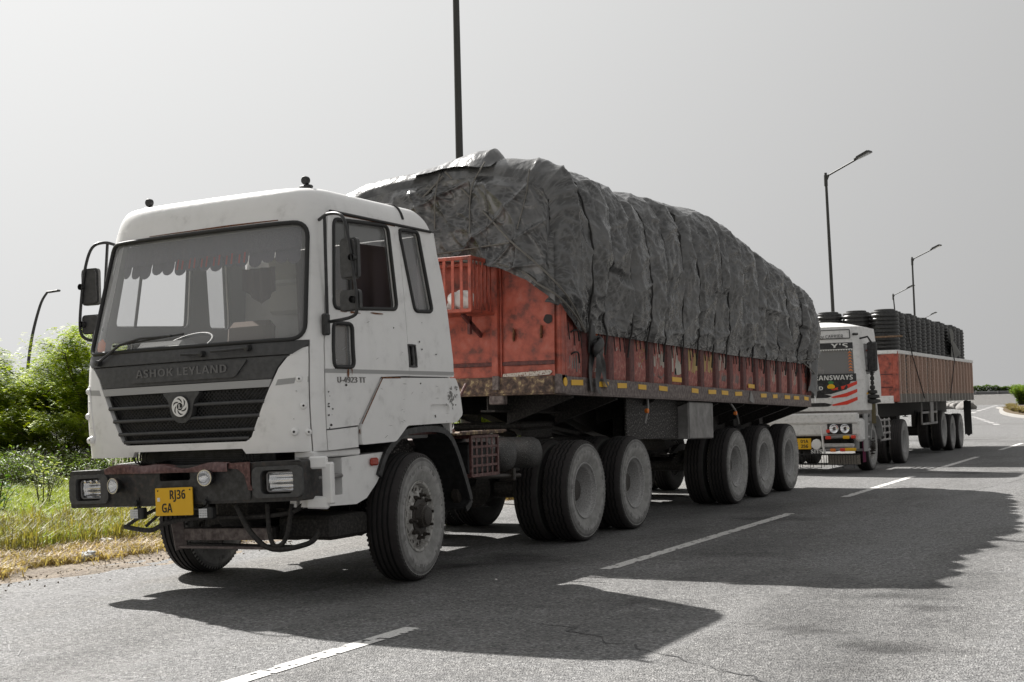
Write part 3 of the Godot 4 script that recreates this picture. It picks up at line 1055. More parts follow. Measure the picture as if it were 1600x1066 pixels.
		# paint chips and rust: small irregular flakes on the side
		var rn := RandomNumberGenerator.new()
		rn.seed = 77 + s
		b = MB.new(RC)
		for k in 30:
			var at := Vector2(rn.randf_range(1.25, 3.0), rn.randf_range(1.1, 2.1))
			if k < 8:
				at = Vector2(rn.randf_range(1.23, 1.3), rn.randf_range(1.22, 1.5))
			elif k < 16:
				at = Vector2(rn.randf_range(2.98, 3.12), rn.randf_range(1.36, 1.52))
			var sz := rn.randf_range(.004, .013)
			var fl := PackedVector2Array()
			for j in 7:
				fl.append(Vector2((at.x + cos(TAU * j / 7) * sz * rn.randf_range(.4, 1.6)) * s, at.y + sin(TAU * j / 7) * sz * rn.randf_range(.3, 1.2)))
			var inside := false
			for h in [win, qw, peep, handle]:
				inside = inside or Geometry2D.is_point_in_polygon(Vector2(at.x * s, at.y), h)
			if not inside:
				b.patch(cf, fl, [], .2, .024 if at.x > 1.65 and at.y < 1.59 else .0065, 0)
		part(T, "paint_chips", b, M.chip, "stuff")
		b = MB.new(RC)
		b.patch(cf, mir(pv([1.64, 1.24, 1.95, 1.588, 2.22, 1.592, 2.2, 1.603, 1.945, 1.6, 1.627, 1.245]), s), [], .2, .0245, 0)
		part(fair, "rust_edge", b, M.rust)
		b = MB.new(RC)
		for q in [[1.5, 1.665, .014, .06], [1.55, 1.662, .007, .035], [1.46, 2.1, .05, .012], [1.62, 2.095, .09, .01], [1.95, 2.105, .12, .009], [1.63, 1.2, .02, .03], [2.36, 1.6, .012, .02]]:
			var pg := PackedVector2Array()
			for j in 12:
				var a := TAU * j / 12
				pg.append(Vector2((q[0] + cos(a) * q[2] * rn.randf_range(.6, 1.2)) * s, q[1] - q[3] * .5 + sin(a) * q[3] * rn.randf_range(.5, 1.0)))
			b.patch(cf, pg, [], .2, .0085, 0)
		part(T, "rust_marks", b, M.rust, "stuff")
		b = MB.new(RC)
		for k in 26: # scratches and rubbed dirt
			var at := Vector2(rn.randf_range(1.7, 3.05), rn.randf_range(1.12, 1.56)) if k < 18 else Vector2(rn.randf_range(1.25, 2.3), rn.randf_range(1.3, 2.05))
			var L := rn.randf_range(.02, .08)
			var an := rn.randf_range(-.5, .5)
			var wd := rn.randf_range(.0012, .003)
			var d2 := Vector2(cos(an), sin(an)) * L
			b.patch(cf, mir(PackedVector2Array([at, at + d2 * .5 + Vector2(0, -wd), at + d2, at + d2 * .5 + Vector2(0, wd)]), s), [], .2, .0243 if k < 18 else .0068, 0)
		for k in 34:
			var at := Vector2(3.02 + rn.randfn(0, .035), 1.44 + rn.randfn(0, .05))
			var fl := PackedVector2Array()
			for j in 6:
				fl.append(Vector2((at.x + cos(TAU * j / 6) * rn.randf_range(.004, .016)) * s, at.y + sin(TAU * j / 6) * rn.randf_range(.004, .02)))
			b.patch(cf, fl, [], .2, .0243, 0)
		part(T, "scuff_marks", b, mat(g3(.3, .295, .285), .7), "stuff")
		# mirrors on a bent tube
		var mo := 0.0 if s > 0 else -.17
		b = MB.new(RC)
		b.tube(curve(v3([1.0 * s, 2.78, 1.02, (1.14 + mo * .5) * s, 2.8, 1.1, (1.3 + mo) * s, 2.76, 1.16, (1.36 + mo) * s, 2.6, 1.18, (1.4 + mo) * s, 2.35, 1.19, (1.42 + mo) * s, 2.1, 1.19, (1.37 + mo) * s, 2.02, 1.17, 1.1 * s, 2.0, 1.1]), 5), .0125, 8)
		b.tube(v3([1.07 * s, 2.8, 1.05, 1.1 * s, 2.03, 1.1]), .0125, 8)
		b.box(Vector3(1.12 * s, 1.98, 1.15), Vector3(.05, .16, .06), .012)
		var arm := part(T, "mirror_arm", b, M.black)
		for q in [[2.445, .165, .30, 1.375], [2.14, .185, .155, 1.37]]:
			b = MB.new(RC * Transform3D(Basis(Vector3.UP, -.12 * s), Vector3((q[3] - .03 + mo) * s, q[0], 1.12)))
			var ol := rr(-q[1] * .5, -q[2] * .5, q[1] * .5, q[2] * .5, .03)
			b.extrude(ol, 2, 0.0, .03)
			var ol2 := rr(-q[1] * .42, -q[2] * .45, q[1] * .42, q[2] * .45, .03)
			b.extrude(ol2, 2, .03, .05)
			var mr := part(arm, "mirror", b, M.plastic)
			b = MB.new(RC * Transform3D(Basis(Vector3.UP, -.12 * s), Vector3((q[3] - .03 + mo) * s, q[0], 1.118)))
			b.extrude(ol2, 2, 0.0, -.003)
			part(mr, "mirror_glass", b, M.chrome)
			b = MB.new(RC)
			b.lathe(vs([-.03, .026, .03, .026, .035, .0]), 10, Transform3D(Basis(Vector3.UP, PI / 2), Vector3((q[3] + .02 + mo) * s, q[0], 1.18)))
			part(mr, "clamp", b, M.black)
	# ---- roof
	var lp := []
	for i in 81:
		lp.append(cab(Vector2(lerpf(-3.1, 3.1, i / 80.0), 2.862), 0.0))
	b = MB.new(RC)
	var rc := Vector3(0, 0, .25)
	var rf := func(u: float, v: float) -> Vector3:
		var p: Vector3 = lp[int(round(u * 80.0))] if u < 1.0 else lp[80]
		var t := 1.0 - v
		var q := rc + (Vector3(p.x, 0, p.z) - rc) * t
		# a shallow front visor, full height from a third back, easing down at the rear
		var rise := 0.205 * (1.0 - pow(t, 26.0)) 
		q.y = 2.85 + rise * (1.0 - .45 * sm(.42, .72, -q.z))
		return q
	var rgf := func(u: float, v: float) -> Vector3: return rf.call(u, pow(v, 3.2))
	b.grid(rgf, 80, 28)
	var rlast := func(u: float, v: float) -> Vector3:
		var p: Vector3 = lp[80].lerp(lp[0], u)
		var t := 1.0 - pow(v, 3.2)
		var q := rc + (Vector3(p.x, 0, p.z) - rc) * t
		q.y = 2.85 + 0.205 * (1.0 - pow(t, 26.0)) * (1.0 - .45 * sm(.42, .72, -q.z))
		return q
	b.grid(rlast, 16, 28)
	var roof := part(T, "roof", b, M.white)
	for s in [-1, 1]:
		b = MB.new(RC)
		var g := []
		for i in 17:
			var q := cab(Vector2(lerpf(1.24, 3.08, i / 16.0) * s, 2.855), .012)
			g.append(q)
		b.tube(g, .012, 6)
		part(roof, "gutter", b, M.rubber)
	b = MB.new(RC)
	var strap := []
	for i in 33:
		var x := 1.005 * sin(lerpf(-PI * .5, PI * .5, i / 32.0))
		var t := maxf(absf(x) / 1.02, .42 / .97)
		strap.append(Vector3(x, 2.852 + 0.205 * (1.0 - pow(t, 26.0)), -.17))
	b.tube(strap, .014, 6)
	part(roof, "roof_strap", b, M.rubber)
	for s in [-1, 1]:
		b = MB.new(RC)
		b.box(Vector3(.78 * s, 3.075, .86), Vector3(.1, .03, .06), .01)
		b.lathe(vs([-.02, .02, -.015, .033, .015, .033, .022, .028, .024, 0]), 14, Transform3D(Basis(Vector3.BACK, Vector3.UP, Vector3.LEFT), Vector3(.78 * s, 3.125, .865)))
		part(roof, "marker_lamp", b, M.rubber)
	b = MB.new(RC) # bare rusty edge above the windscreen seal
	b.patch(cf, pv([-.55, 2.782, .2, 2.781, .8, 2.784, .8, 2.792, .3, 2.795, -.1, 2.79, -.55, 2.787]), [], .07, .0025, 0)
	b.patch(cf, pv([1.3, 2.838, 1.9, 2.84, 2.4, 2.838, 2.4, 2.846, 1.3, 2.847]), [], .07, .0065, 0)
	part(T, "rust_line", b, M.rust, "stuff")
	# ---- cab back, floor and inside
	b = MB.new(RC)
	b.extrude(pv([-1.1, 1.12, 1.1, 1.12, 1.09, 2.1, .99, 2.86, -.99, 2.86, -1.09, 2.1]), 2, -.7, -.66)
	part(T, "cab_back", b, M.white)
	b = MB.new(RC)
	b.box(Vector3(0, 1.13, .3), Vector3(1.9, .05, 1.7), .01)
	part(T, "cab_floor", b, M.cabin)
	b = MB.new(RC)
	b.box(Vector3(0, 2.835, .22), Vector3(1.9, .02, 1.5), .005)
	part(T, "headlining", b, M.cabin)
	b = MB.new(RC)
	b.box(Vector3(0, 1.72, 1.12), Vector3(2.0, .3, .42), .05)
	b.box(Vector3(-.5, 1.9, 1.02), Vector3(.5, .12, .2), .04)
	var dash := part(T, "dashboard", b, M.cabin)
	b = MB.new(RC)
	for q in [[.1, 1.885, 1.15, .5, .02, .2, .3], [.55, 1.885, 1.1, .35, .02, .25, -.2], [-.15, 1.89, 1.2, .3, .03, .14, .1]]:
		b.box(Vector3(q[0], q[1], q[2]), Vector3(q[3], q[4], q[5]), .004, Basis(Vector3.UP, q[6]))
	part(dash, "papers", b, M.pale)
	var sw := []
	for k in 28:
		sw.append(Vector3(-.5, 1.93, .8) + Basis(Vector3.RIGHT, .5) * Vector3(cos(TAU * k / 28) * .23, 0, sin(TAU * k / 28) * .23))
	b = MB.new(RC)
	b.tube(sw, .014, 6, -1.0, true)
	b.tube(v3([-.5, 1.93, .8, -.5, 1.6, 1.0]), .03, 8)
	b.bar(sw[0], sw[14], .03, .015)
	part(T, "steering_wheel", b, M.rubber)
	for s in [-1, 1]:
		b = MB.new(RC)
		b.box(Vector3(.52 * s, 1.5, .25), Vector3(.52, .16, .5), .06)
		b.box(Vector3(.52 * s, 1.85, -.06), Vector3(.5, .66, .14), .06, Basis(Vector3.RIGHT, -.12))
		if s > 0:
			b.box(Vector3(.3, 2.25, -.1), Vector3(.34, .26, .1), .05)
		part(T, "seat", b, M.seat_cloth)
	b = MB.new(RC) # sleeping-bunk curtain hanging across the back
	b.grid(func(u: float, v: float) -> Vector3: return Vector3(lerpf(.98, -.28, u), lerpf(2.8, 1.4, v), -.42 + .03 * sin(u * 42.0) * (0.4 + v)), 80, 6)
	b.grid(func(u: float, v: float) -> Vector3:
		var x := lerpf(-.18, -.52, u)
		return Vector3(x, lerpf(2.62, 2.3 + .25 * absf(u - .45), v), .0 + .02 * sin(u * 20.0)), 16, 6)
	part(T, "bunk_curtain", b, mat(g3(.2, .16, .17), .95))
	b = MB.new(RC)
	b.box(Vector3(-.2, 2.4, -.55), Vector3(.9, .28, .1), .03)
	b.box(Vector3(-.25, 2.68, -.55), Vector3(.8, .2, .1), .03)
	part(T, "bedding", b, M.pale)
	# fringed pelmet inside the windscreen, plum cloth with red and grey tassels
	var pel := grime([g3(.10, .09, .12), g3(.19, .18, .21)], [0.2, 0.8], 0.05, .3, 0.95)
	b = MB.new(RC)
	b.grid(func(u: float, v: float) -> Vector3:
		var p := cab(Vector2(lerpf(-.98, .98, u), lerpf(2.74, 2.57, v)), -.1 - .012 * sin(u * 90.0) * v)
		return p, 120, 3)
	var pelm := part(T, "pelmet", b, pel)
	for k in 15: # scalloped valance, a few scallops striped red
		b = MB.new(RC)
		var u0 := lerpf(-.97, .97, k / 15.0)
		var w1 := 1.94 / 15.0
		var sc := PackedVector2Array([Vector2(u0, 2.6), Vector2(u0 + w1, 2.6)])
		for j in 7:
			var a := PI * j / 6.0
			sc.append(Vector2(u0 + w1 * (.5 + .5 * cos(a)), 2.53 - .05 * sin(a) - .012 * (k % 3)))
		b.patch(cf, sc, [], .05, -.11 - .008 * (k % 2), 0)
		var vl := part(pelm, "valance_scallop", b, pel)
		if k > 4 and k < 11:
			b = MB.new(RC)
			for j in 2:
				var ux := u0 + w1 * (.25 + .4 * j)
				b.patch(cf, pv([ux, 2.585, ux + .018, 2.585, ux + .018, 2.5, ux, 2.505]), [], .2, -.104, 0)
			part(vl, "red_stripes", b, mat(g3(.42, .08, .08), .95), "stuff")
	b = MB.new(RC)
	b.patch(cf, pv([-1.0, 1.97, -.93, 2.0, -.87, 1.96, -.86, 1.9, -.93, 1.88, -.99, 1.91]), [], .2, -.018, 0)
	part(wsg, "sticker", b, M.orange)
	# wipers
	for q in [[-.86, 1.8, [-.62, 1.93, -.42, 1.965, -.1, 1.965]], [.2, 1.81, [.02, 1.815]], [.62, 1.83, [.42, 1.822, .3, 1.822]]]:
		b = MB.new(RC)
		var pts := [cab(Vector2(q[0], q[1]), .03)]
		for i in range(0, q[2].size(), 2):
			pts.append(cab(Vector2(q[2][i], q[2][i + 1]), .045))
		b.tube(pts, .011, 6)
		var o := cab(Vector2(q[0], q[1]), .0)
		b.lathe(vs([0, .026, .045, .022, .05, 0]), 10, Transform3D(Basis(Vector3.BACK, Vector3.UP, Vector3.LEFT), o))
		if q[2].size() > 4:
			var bl := []
			for i in 7:
				bl.append(cab(Vector2(lerpf(-.72, .0, i / 6.0), lerpf(1.925, 1.975, i / 6.0)), .022))
			b.tube(bl, .009, 6)
		part(T, "wiper", b, M.black)
	# model lettering on the door
	var pd := cab(Vector2(1.42, 1.55), .012)
	txt(T, "U-4923 TT", .042, M.steel, RC * Transform3D(Basis(Vector3.UP, PI / 2), Vector3(1.128, 1.575, pd.z - .12)), .006, "model_lettering", "Droid Sans", false, 1.45)
	make_bumper(T, RB)
	make_chassis(T)

func make_bumper(T: Node, RB: Transform3D) -> void:
	var bf := func(q: Vector2, off: float) -> Vector3: return Vector3(q.x, q.y, 1.5 + off - .1 * pow(maxf(0.0, absf(q.x) - .85), 1.5))
	var hl := rr(.78, .755, 1.06, .925, .04)
	var hr := rr(-1.0, .755, -.74, .925, .03)
	var slot := rr(-.16, .88, .13, .945, .015)
	var b := MB.new(RB)
	b.patch(bf, soft(vs([-1.08, .70, 1.12, .70, 1.12, .985, -1.08, .985]), .02), [hl, hr, slot], .09, 0.0, .26)
	b.box(Vector3(.02, .982, 1.36), Vector3(2.16, .012, .27), .004)
	b.box(Vector3(.02, .705, 1.33), Vector3(2.12, .012, .2), .004)
	b.box(Vector3(.02, .84, 1.24), Vector3(2.12, .26, .012), .004)
	var bp := part(T, "bumper", b, M.bumper)
	b = MB.new(RB)
	b.patch(bf, rr(-.2, .72, .68, .96, .02), [slot], .1, .008, .008)
	part(bp, "cover_plate", b, M.black)
	for q in [[hl, .92, .14, .085], [hr, -.87, .13, .085]]:
		b = MB.new(RB)
		b.patch(bf, rr(q[1] - q[2] - .075, .73, q[1] + q[2] + .075, .952, .05), [q[0]], .09, .02, .02)
		var hs := part(bp, "headlamp_housing", b, M.plastic)
		b = MB.new(RB)
		b.box(Vector3(q[1], .84, 1.36), Vector3(.34, .22, .02), .004)
		part(hs, "housing_back", b, M.black)
		b = MB.new(RB)
		var cx: float = q[1]
		b.grid(func(u: float, v: float) -> Vector3:
			var x := (u - .5) * 2.0
			var y := (v - .5) * 2.0
			return Vector3(cx + x * .118, .84 + y * .066, 1.42 + .035 * (pow(absf(x), 4.0) + pow(absf(y), 4.0)) * .6 + .006 * sin(y * 5.0 + 1.0)), 28, 16)
		var rfl := part(hs, "reflector", b, M.chrome)
		b = MB.new(RB)
		b.grid(func(u: float, v: float) -> Vector3:
			var x := (u - .5) * 2.0
			var y := (v - .5) * 2.0
			return Vector3(cx + x * .12, .84 + y * .069, 1.475 - .012 * (x * x + y * y) + .0016 * sin(u * 60.0)), 90, 10)
		part(rfl, "lens", b, M.lamp_glass)
		b = MB.new(RB)
		var rim_loop := []
		for q2 in rr(cx - .122, .77, cx + .122, .91, .025):
			rim_loop.append(Vector3(q2.x, q2.y, 1.462))
		b.tube(rim_loop, .007, 6, -1.0, true)
		part(rfl, "lamp_rim", b, M.steel)
		if cx < 0:
			b = MB.new(RB)
			for k in 3:
				b.lathe(vs([0, .012, .012, .011, .014, 0]), 10, Transform3D(Basis(Vector3.BACK, Vector3.UP, Vector3.LEFT), Vector3(cx - .06 + k * .06, .9, 1.475)))
			part(hs, "led_row", b, M.chrome)
	# bent maroon strip along the top edge
	b = MB.new(RB)
	b.grid(func(u: float, v: float) -> Vector3:
		var x := lerpf(-.68, .5, u)
		var a := v * 3.0
		var o: Vector2 = vs([1.42, .992, 1.5, .998, 1.53, .988, 1.526, .95])[int(minf(a, 3.0))]
		var lift := .018 * sin(u * 7.0) + .012 * sin(u * 17.0)
		return Vector3(x, o.y + (lift if a < 2.5 else -.02 * u), o.x + .012 * sin(u * 11.0 + a)), 40, 3)
	b.extrude(pv([.5, .99, .69, .992, .69, .83, .72, .785, .67, .79, .64, .9, .58, .945, .5, .95]), 2, 1.512, 1.52)
	part(bp, "bent_strip", b, M.maroon)
	for q in [[-.56, .862, .056, 1.56], [.32, .893, .056, 1.56]]:
		b = MB.new(RB)
		var tt := Transform3D(Basis(Vector3(.12 * signf(q[0]), 0, 1).normalized(), Vector3.UP, Vector3(-1, 0, .12 * signf(q[0])).normalized()), Vector3(q[0], q[1], q[3]))
		b.lathe(vs([-.06, .0, -.055, .03, -.02, .058, .012, .061, .016, .056]), 24, tt)
		var rl := part(bp, "spot_lamp", b, M.black)
		b = MB.new(RB)
		b.lathe(vs([.012, .055, -.015, .04, -.035, .0]), 24, tt)
		b.lathe(vs([.01, .061, .02, .06, .02, .053]), 24, tt)
		part(rl, "reflector", b, M.chrome)
		b = MB.new(RB)
		b.lathe(vs([.014, .056, .022, .03, .024, 0]), 24, tt)
		part(rl, "lens", b, M.lamp_glass)
	for q in [[-.39, .645], [.27, .635]]:
		b = MB.new(RB)
		b.box(Vector3(q[0] + .02, q[1], 1.5), Vector3(.1, .085, .06), .01)
		b.lathe(vs([0, .022, .03, .02, .034, 0]), 12, Transform3D(Basis(Vector3.BACK, Vector3.UP, Vector3.LEFT), Vector3(q[0], q[1] + .08, 1.5)))
		b.bar(Vector3(q[0] + .01, q[1] + .03, 1.5), Vector3(q[0] + .01, q[1] + .12, 1.5), .02, .02)
		var ll := part(bp, "work_lamp", b, M.rubber)
		b = MB.new(RB)
		for i in 5:
			for j in 4:
				b.box(Vector3(q[0] - .012 + (i - 2) * .0155, q[1] + (j - 1.5) * .017, 1.532), Vector3(.0145, .016, .006), .002)
		part(ll, "led_lens", b, mat(g3(.62, .63, .64), .15))
	# number plate
	b = MB.new(RB)
	b.extrude(rr(-.18, .625, .172, .83, .008), 2, 1.532, 1.54)
	var pl := part(bp, "number_plate", b, M.yellow)
	txt(pl, "RJ36", .066, M.ink, RB * Transform3D(Basis(), Vector3(.03, .777, 1.541)), .002, "plate_lettering", "Droid Sans", true, .82)
	txt(pl, "GA", .066, M.ink, RB * Transform3D(Basis(), Vector3(-.072, .68, 1.541)), .002, "plate_lettering", "Droid Sans", true, .82)
	b = MB.new(RB)
	b.box(Vector3(-.148, .745, 1.541), Vector3(.024, .028, .002))
	part(pl, "plate_sticker", b, M.pale)
	b = MB.new(RB)
	for q in [[-.155, .81], [.15, .812]]:
		b.lathe(vs([0, .006, .004, .005, .005, 0]), 8, Transform3D(Basis(Vector3.BACK, Vector3.UP, Vector3.LEFT), Vector3(q[0], q[1], 1.54)))
	part(pl, "plate_bolt", b, M.ink)

func make_chassis(T: Node) -> void:
	var b := MB.new()
	# frame rails with flanges, cross members
	for s in [-1, 1]:
		b.box(Vector3(.42 * s, .88, -1.9), Vector3(.012, .26, 6.4))
		for y in [.75, 1.01]:
			b.box(Vector3(.385 * s, y, -1.9), Vector3(.08, .012, 6.4), .003)
	for z in [1.1, .2, -.9, -2.0, -3.0, -4.0, -5.0]:
		b.box(Vector3(0, .88, z), Vector3(.82, .2, .1), .02)
	part(T, "chassis_frame", b, M.chassis)
	b = MB.new()
	b.box(Vector3(0, 1.02, .5), Vector3(.8, .5, 1.2), .1)
	b.box(Vector3(0, .62, .45), Vector3(.5, .36, .9), .1)
	b.lathe(vs([-.02, .2, .03, .2, .03, .0]), 24, Transform3D(Basis(Vector3.BACK, Vector3.UP, Vector3.LEFT), Vector3(.1, .9, 1.12)))
	part(T, "engine", b, M.chassis)
	b = MB.new()
	b.box(Vector3(0, 1.02, 1.18), Vector3(1.3, .16, .06), .01)
	for k in 9:
		b.box(Vector3(.1 + 0.0, .965 + k * .016, 1.22), Vector3(.85, .006, .02))
	part(T, "radiator", b, M.black)
	b = MB.new()
	for k in 9:
		var x := -.62 + k * .03 + (.9 if k > 4 else 0.0)
		b.tube(curve(v3([x, 1.1, 1.3, x + .02, 1.02, 1.33, x + .05, .99, 1.3, x + .1, .985, 1.24]), 4), .006, 5)
	part(T, "cables", b, M.chassis)
	# front axle, springs, steering
	b = MB.new()
	b.tube(v3([-.95, .5, 0, -.6, .42, 0, .6, .42, 0, .95, .5, 0]), .07, 10)
	b.bar(Vector3(-.42, .43, 1.0), Vector3(.5, .46, 1.0), .06, .1, .01)
	b.bar(Vector3(-.3, .36, 1.05), Vector3(.72, .365, 1.05), .05, .02, .005)
	b.tube(v3([-.8, .4, .3, .8, .4, .3]), .025, 8)
	part(T, "front_axle", b, M.chassis)
	for s in [-1, 1]:
		b = MB.new()
		for k in 7:
			var pts := []
			var L := .85 - k * .09
			for i in 9:
				var z := lerpf(-L, L, i / 8.0)
				pts.append(Vector3(.42 * s, .5 + k * .016 + .12 * (z * z) / .7, z))
			for i in 8:
				b.bar(pts[i], pts[i + 1], .08, .014)
		part(T, "leaf_spring", b, M.chassis)
	b = MB.new() # bent tubes, hoses and the tow frame under the bumper
	b.tube(curve(v3([-.62, .52, 1.42, -.35, .5, 1.44, -.2, .56, 1.42, .1, .6, 1.4, .6, .61, 1.35, .88, .65, 1.3, .95, .72, 1.28]), 5), .018, 8)
	b.tube(curve(v3([-.6, .53, 1.42, -.45, .6, 1.43, -.25, .68, 1.42]), 4), .014, 8)
	b.tube(curve(v3([-.4, .53, 1.43, -.3, .6, 1.43, -.2, .67, 1.42]), 4), .012, 8)
	b.tube(curve(v3([.45, .7, 1.42, .58, .5, 1.42, .75, .38, 1.38, 1.0, .42, 1.3, 1.06, .5, 1.25]), 5), .02, 8)
	b.tube(curve(v3([.68, .7, 1.35, .7, .5, 1.36, .75, .4, 1.36, .84, .46, 1.35, .86, .7, 1.3]), 5), .018, 8)
	part(T, "under_bumper_pipes", b, M.chassis)
	b = MB.new()
	b.bar(Vector3(-.26, .56, 1.25), Vector3(-.24, .34, 1.22), .012, .09)
	b.bar(Vector3(-.24, .36, 1.25), Vector3(.62, .37, 1.25), .03, .02, .004)
	b.bar(Vector3(-.22, .45, 1.2), Vector3(.6, .47, 1.2), .02, .09, .004)
	part(T, "tow_frame", b, M.rail)
	b = MB.new()
	b.extrude(pv([-.56, .36, -.44, .30, -.3, .31, -.28, .42, -.33, .56, -.44, .58, -.47, .47]), 2, .66, .672)
	b.extrude(pv([-.6, .38, -.55, .345, -.555, .42]), 2, .66, .668)
	part(T, "torn_mudflap", b, M.chassis)
	b = MB.new()
	b.box(Vector3(.1, .43, .55), Vector3(.9, .1, .5), .03)
	b.box(Vector3(.75, .5, .75), Vector3(.5, .18, .5), .03)
	part(T, "under_tray", b, M.chassis)
	# front mudguards
	for s in [-1, 1]:
		b = MB.new()
		var g := []
		g = curve(vs([.5, .86, .4, 1.02, .24, 1.13, .05, 1.19, -.35, 1.2, -.58, 1.15, -.74, .98, -.94, .62, -.93, .54, -.86, .5]), 3)
		for k in g.size() - 1:
			for e in [[.72, 1.1, 0.0], [1.085, 1.11, .035]]:
				var p0: Vector2 = g[k]
				var p1: Vector2 = g[k + 1]
				var q0: Vector2 = p0 * 1.0 + Vector2(0, e[2]) * 0.0
				b.bar(Vector3((e[0] + e[1]) * .5 * s, q0.y, q0.x), Vector3((e[0] + e[1]) * .5 * s, p1.y, p1.x), absf(e[1] - e[0]), .014 + e[2])
		part(T, "front_mudguard", b, M.black)
		b = MB.new()
		b.extrude(pv([.42, 1.1, .0, 1.18, -.5, 1.17, -.72, .97, -.92, .52, -.6, .4, .3, .42]), 0, .7 * s, .712 * s)
		part(T, "arch_liner", b, M.mud)
	for s in [-1, 1]:
		wheel(T, Vector3(1.035 * s, .51, 0), "front", s, .125, 1.1)
	for z in [-3.18, -4.53]:
		for s in [-1, 1]:
			wheel(T, Vector3(1.085 * s, .51, z), "outer", s, 0.0, z)
			wheel(T, Vector3(.755 * s, .51, z), "inner", s)
		b = MB.new()
		b.tube(v3([-.9, .51, z, .9, .51, z]), .085, 10)
		b.lathe(vs([-.16, .08, -.12, .2, .12, .2, .16, .08]), 20, Transform3D(Basis(), Vector3(0, .53, z)))
		b.lathe(vs([-.2, 0, -.18, .19, 0, .2, .05, .12, .1, .0]), 16, Transform3D(Basis(Vector3.BACK, Vector3.UP, Vector3.LEFT), Vector3(0, .53, z + .15)))
		part(T, "drive_axle", b, M.chassis)
	for s in [-1, 1]:
		b = MB.new()
		for k in 7:
			var L := 1.0 - k * .11
			for i in 8:
				var z0 := lerpf(-L, L, i / 8.0)
				var z1 := lerpf(-L, L, (i + 1) / 8.0)
				b.bar(Vector3(.5 * s, .72 + k * .018 - .1 * z0 * z0, -3.85 + z0), Vector3(.5 * s, .72 + k * .018 - .1 * z1 * z1, -3.85 + z1), .09, .016)
		part(T, "bogie_spring", b, M.chassis)
	b = MB.new()
	b.box(Vector3(0, 1.17, -3.7), Vector3(.9, .07, .8), .02)
	for s in [-1, 1]:
		b.bar(Vector3(.3 * s, 1.14, -4.05), Vector3(.42 * s, 1.05, -4.65), .2, .05, .01)
		b.box(Vector3(.42 * s, 1.08, -3.7), Vector3(.1, .12, .6), .02)
	part(T, "fifth_wheel", b, M.chassis)
	# battery cage with a cover plate, on the left rail
	b = MB.new()
	for z in [-.98, -1.47]:
		for x in [.62, 1.1]:
			b.box(Vector3(x, .945, z), Vector3(.028, .36, .028), .004)
	for y in [.775, 1.115]:
		for x in [.62, 1.1]:
			b.box(Vector3(x, y, -1.225), Vector3(.026, .03, .47), .004)
		for z in [-.98, -1.47]:
			b.box(Vector3(.86, y, z), Vector3(.46, .03, .026), .004)
	for k in 3:
		b.box(Vector3(1.106, .86 + k * .082, -1.225), Vector3(.008, .022, .46), .002)
	for k in 4:
		b.box(Vector3(1.1, .945, -1.08 - k * .097), Vector3(.008, .32, .03), .002)
	var cage := part(T, "battery_cage", b, M.maroon)
	b = MB.new()
	b.box(Vector3(.86, .92, -1.225), Vector3(.4, .28, .4), .02)
	part(cage, "battery", b, M.black)
	b = MB.new()
	b.box(Vector3(.84, 1.145, -1.1), Vector3(.6, .02, .86), .005)
	b.tube(v3([1.13, 1.155, -.75, 1.13, 1.155, -1.58]), .014, 8)
	part(cage, "cage_lid", b, M.rail_old)
	for q in [[-1.86, .155], [-2.42, .15]]:
		b = MB.new()
		b.lathe([Vector2(.35, 0), Vector2(.37, q[1] * .7), Vector2(.42, q[1]), Vector2(.62, q[1]), Vector2(.63, q[1] + .006), Vector2(.66, q[1] + .006), Vector2(.67, q[1]), Vector2(.98, q[1]), Vector2(1.03, q[1] * .86), Vector2(1.06, q[1] * .5), Vector2(1.068, 0)], 28, Transform3D(Basis(), Vector3(0, .925, q[0])))
		b.bar(Vector3(.75, .76, q[0] - .14), Vector3(.75, .76, q[0] + .14), .05, .03)
		part(T, "air_tank", b, grime([g3(.03, .03, .03), g3(.06, .058, .056), g3(.1, .098, .094), g3(.42, .41, .39)], [0.3, 0.5, 0.66, 0.85], 0.06, .4, .55, 0.0, .3, 51))
	b = MB.new()
	b.lathe(vs([.9, 0, .92, .1, .95, .125, 1.0, .12, 1.03, .06, 1.035, 0]), 24, Transform3D(Basis(), Vector3(0, .62, -1.02)))
	b.bar(Vector3(.95, .62, -1.0), Vector3(.95, .8, -1.0), .03, .03)
	b.tube(v3([1.0, .76, -1.2, 1.02, .74, -1.6, 1.0, .72, -2.1]), .022, 8)
	b.bar(Vector3(.9, .74, -1.9), Vector3(1.06, .74, -1.9), .04, .12, .01)
	part(T, "air_filter_bowl", b, M.grease)
	b = MB.new()  # tank on the hidden side, also added to block sun patches beneath
	b.extrude(rr(-2.35, .5, -.98, 1.12, .12), 0, -1.12, -.5)
	for z in [-1.3, -2.0]:
		b.box(Vector3(-.82, .81, z), Vector3(.66, .66, .05), .02)
	part(T, "fuel_tank", b, M.steel)
	b = MB.new() # coiled brake hose lying behind the cab
	var co := []
	for k in 260:
		var t := k / 259.0
		co.append(Vector3(.98 + .035 * cos(t * TAU * 24), 1.21 + .035 * sin(t * TAU * 24) + .012 * sin(t * 5.0), lerpf(-.12, -.7, t)))
	co.append_array(curve(v3([1.0, 1.2, -.72, .98, 1.17, -.82, .95, 1.2, -.95, .9, 1.3, -1.0]), 5))
	b.tube(co, .006, 5)
	part(T, "coiled_hose", b, M.rubber)
	b = MB.new()
	b.box(Vector3(.92, 1.17, -.3), Vector3(.2, .03, 1.1), .006)
	part(T, "catwalk_plate", b, M.maroon)
	b = MB.new()  # unseen plate added behind the cab to stop sun patches beneath
	b.box(Vector3(-.18, 1.09, -1.5), Vector3(1.5, .012, 1.5), .003)
	for x in [-.8, -.2, .4]:
		b.box(Vector3(x, 1.06, -1.5), Vector3(.05, .05, 1.5), .006)
	part(T, "added_deck_plate", b, M.rail)
	b = MB.new()
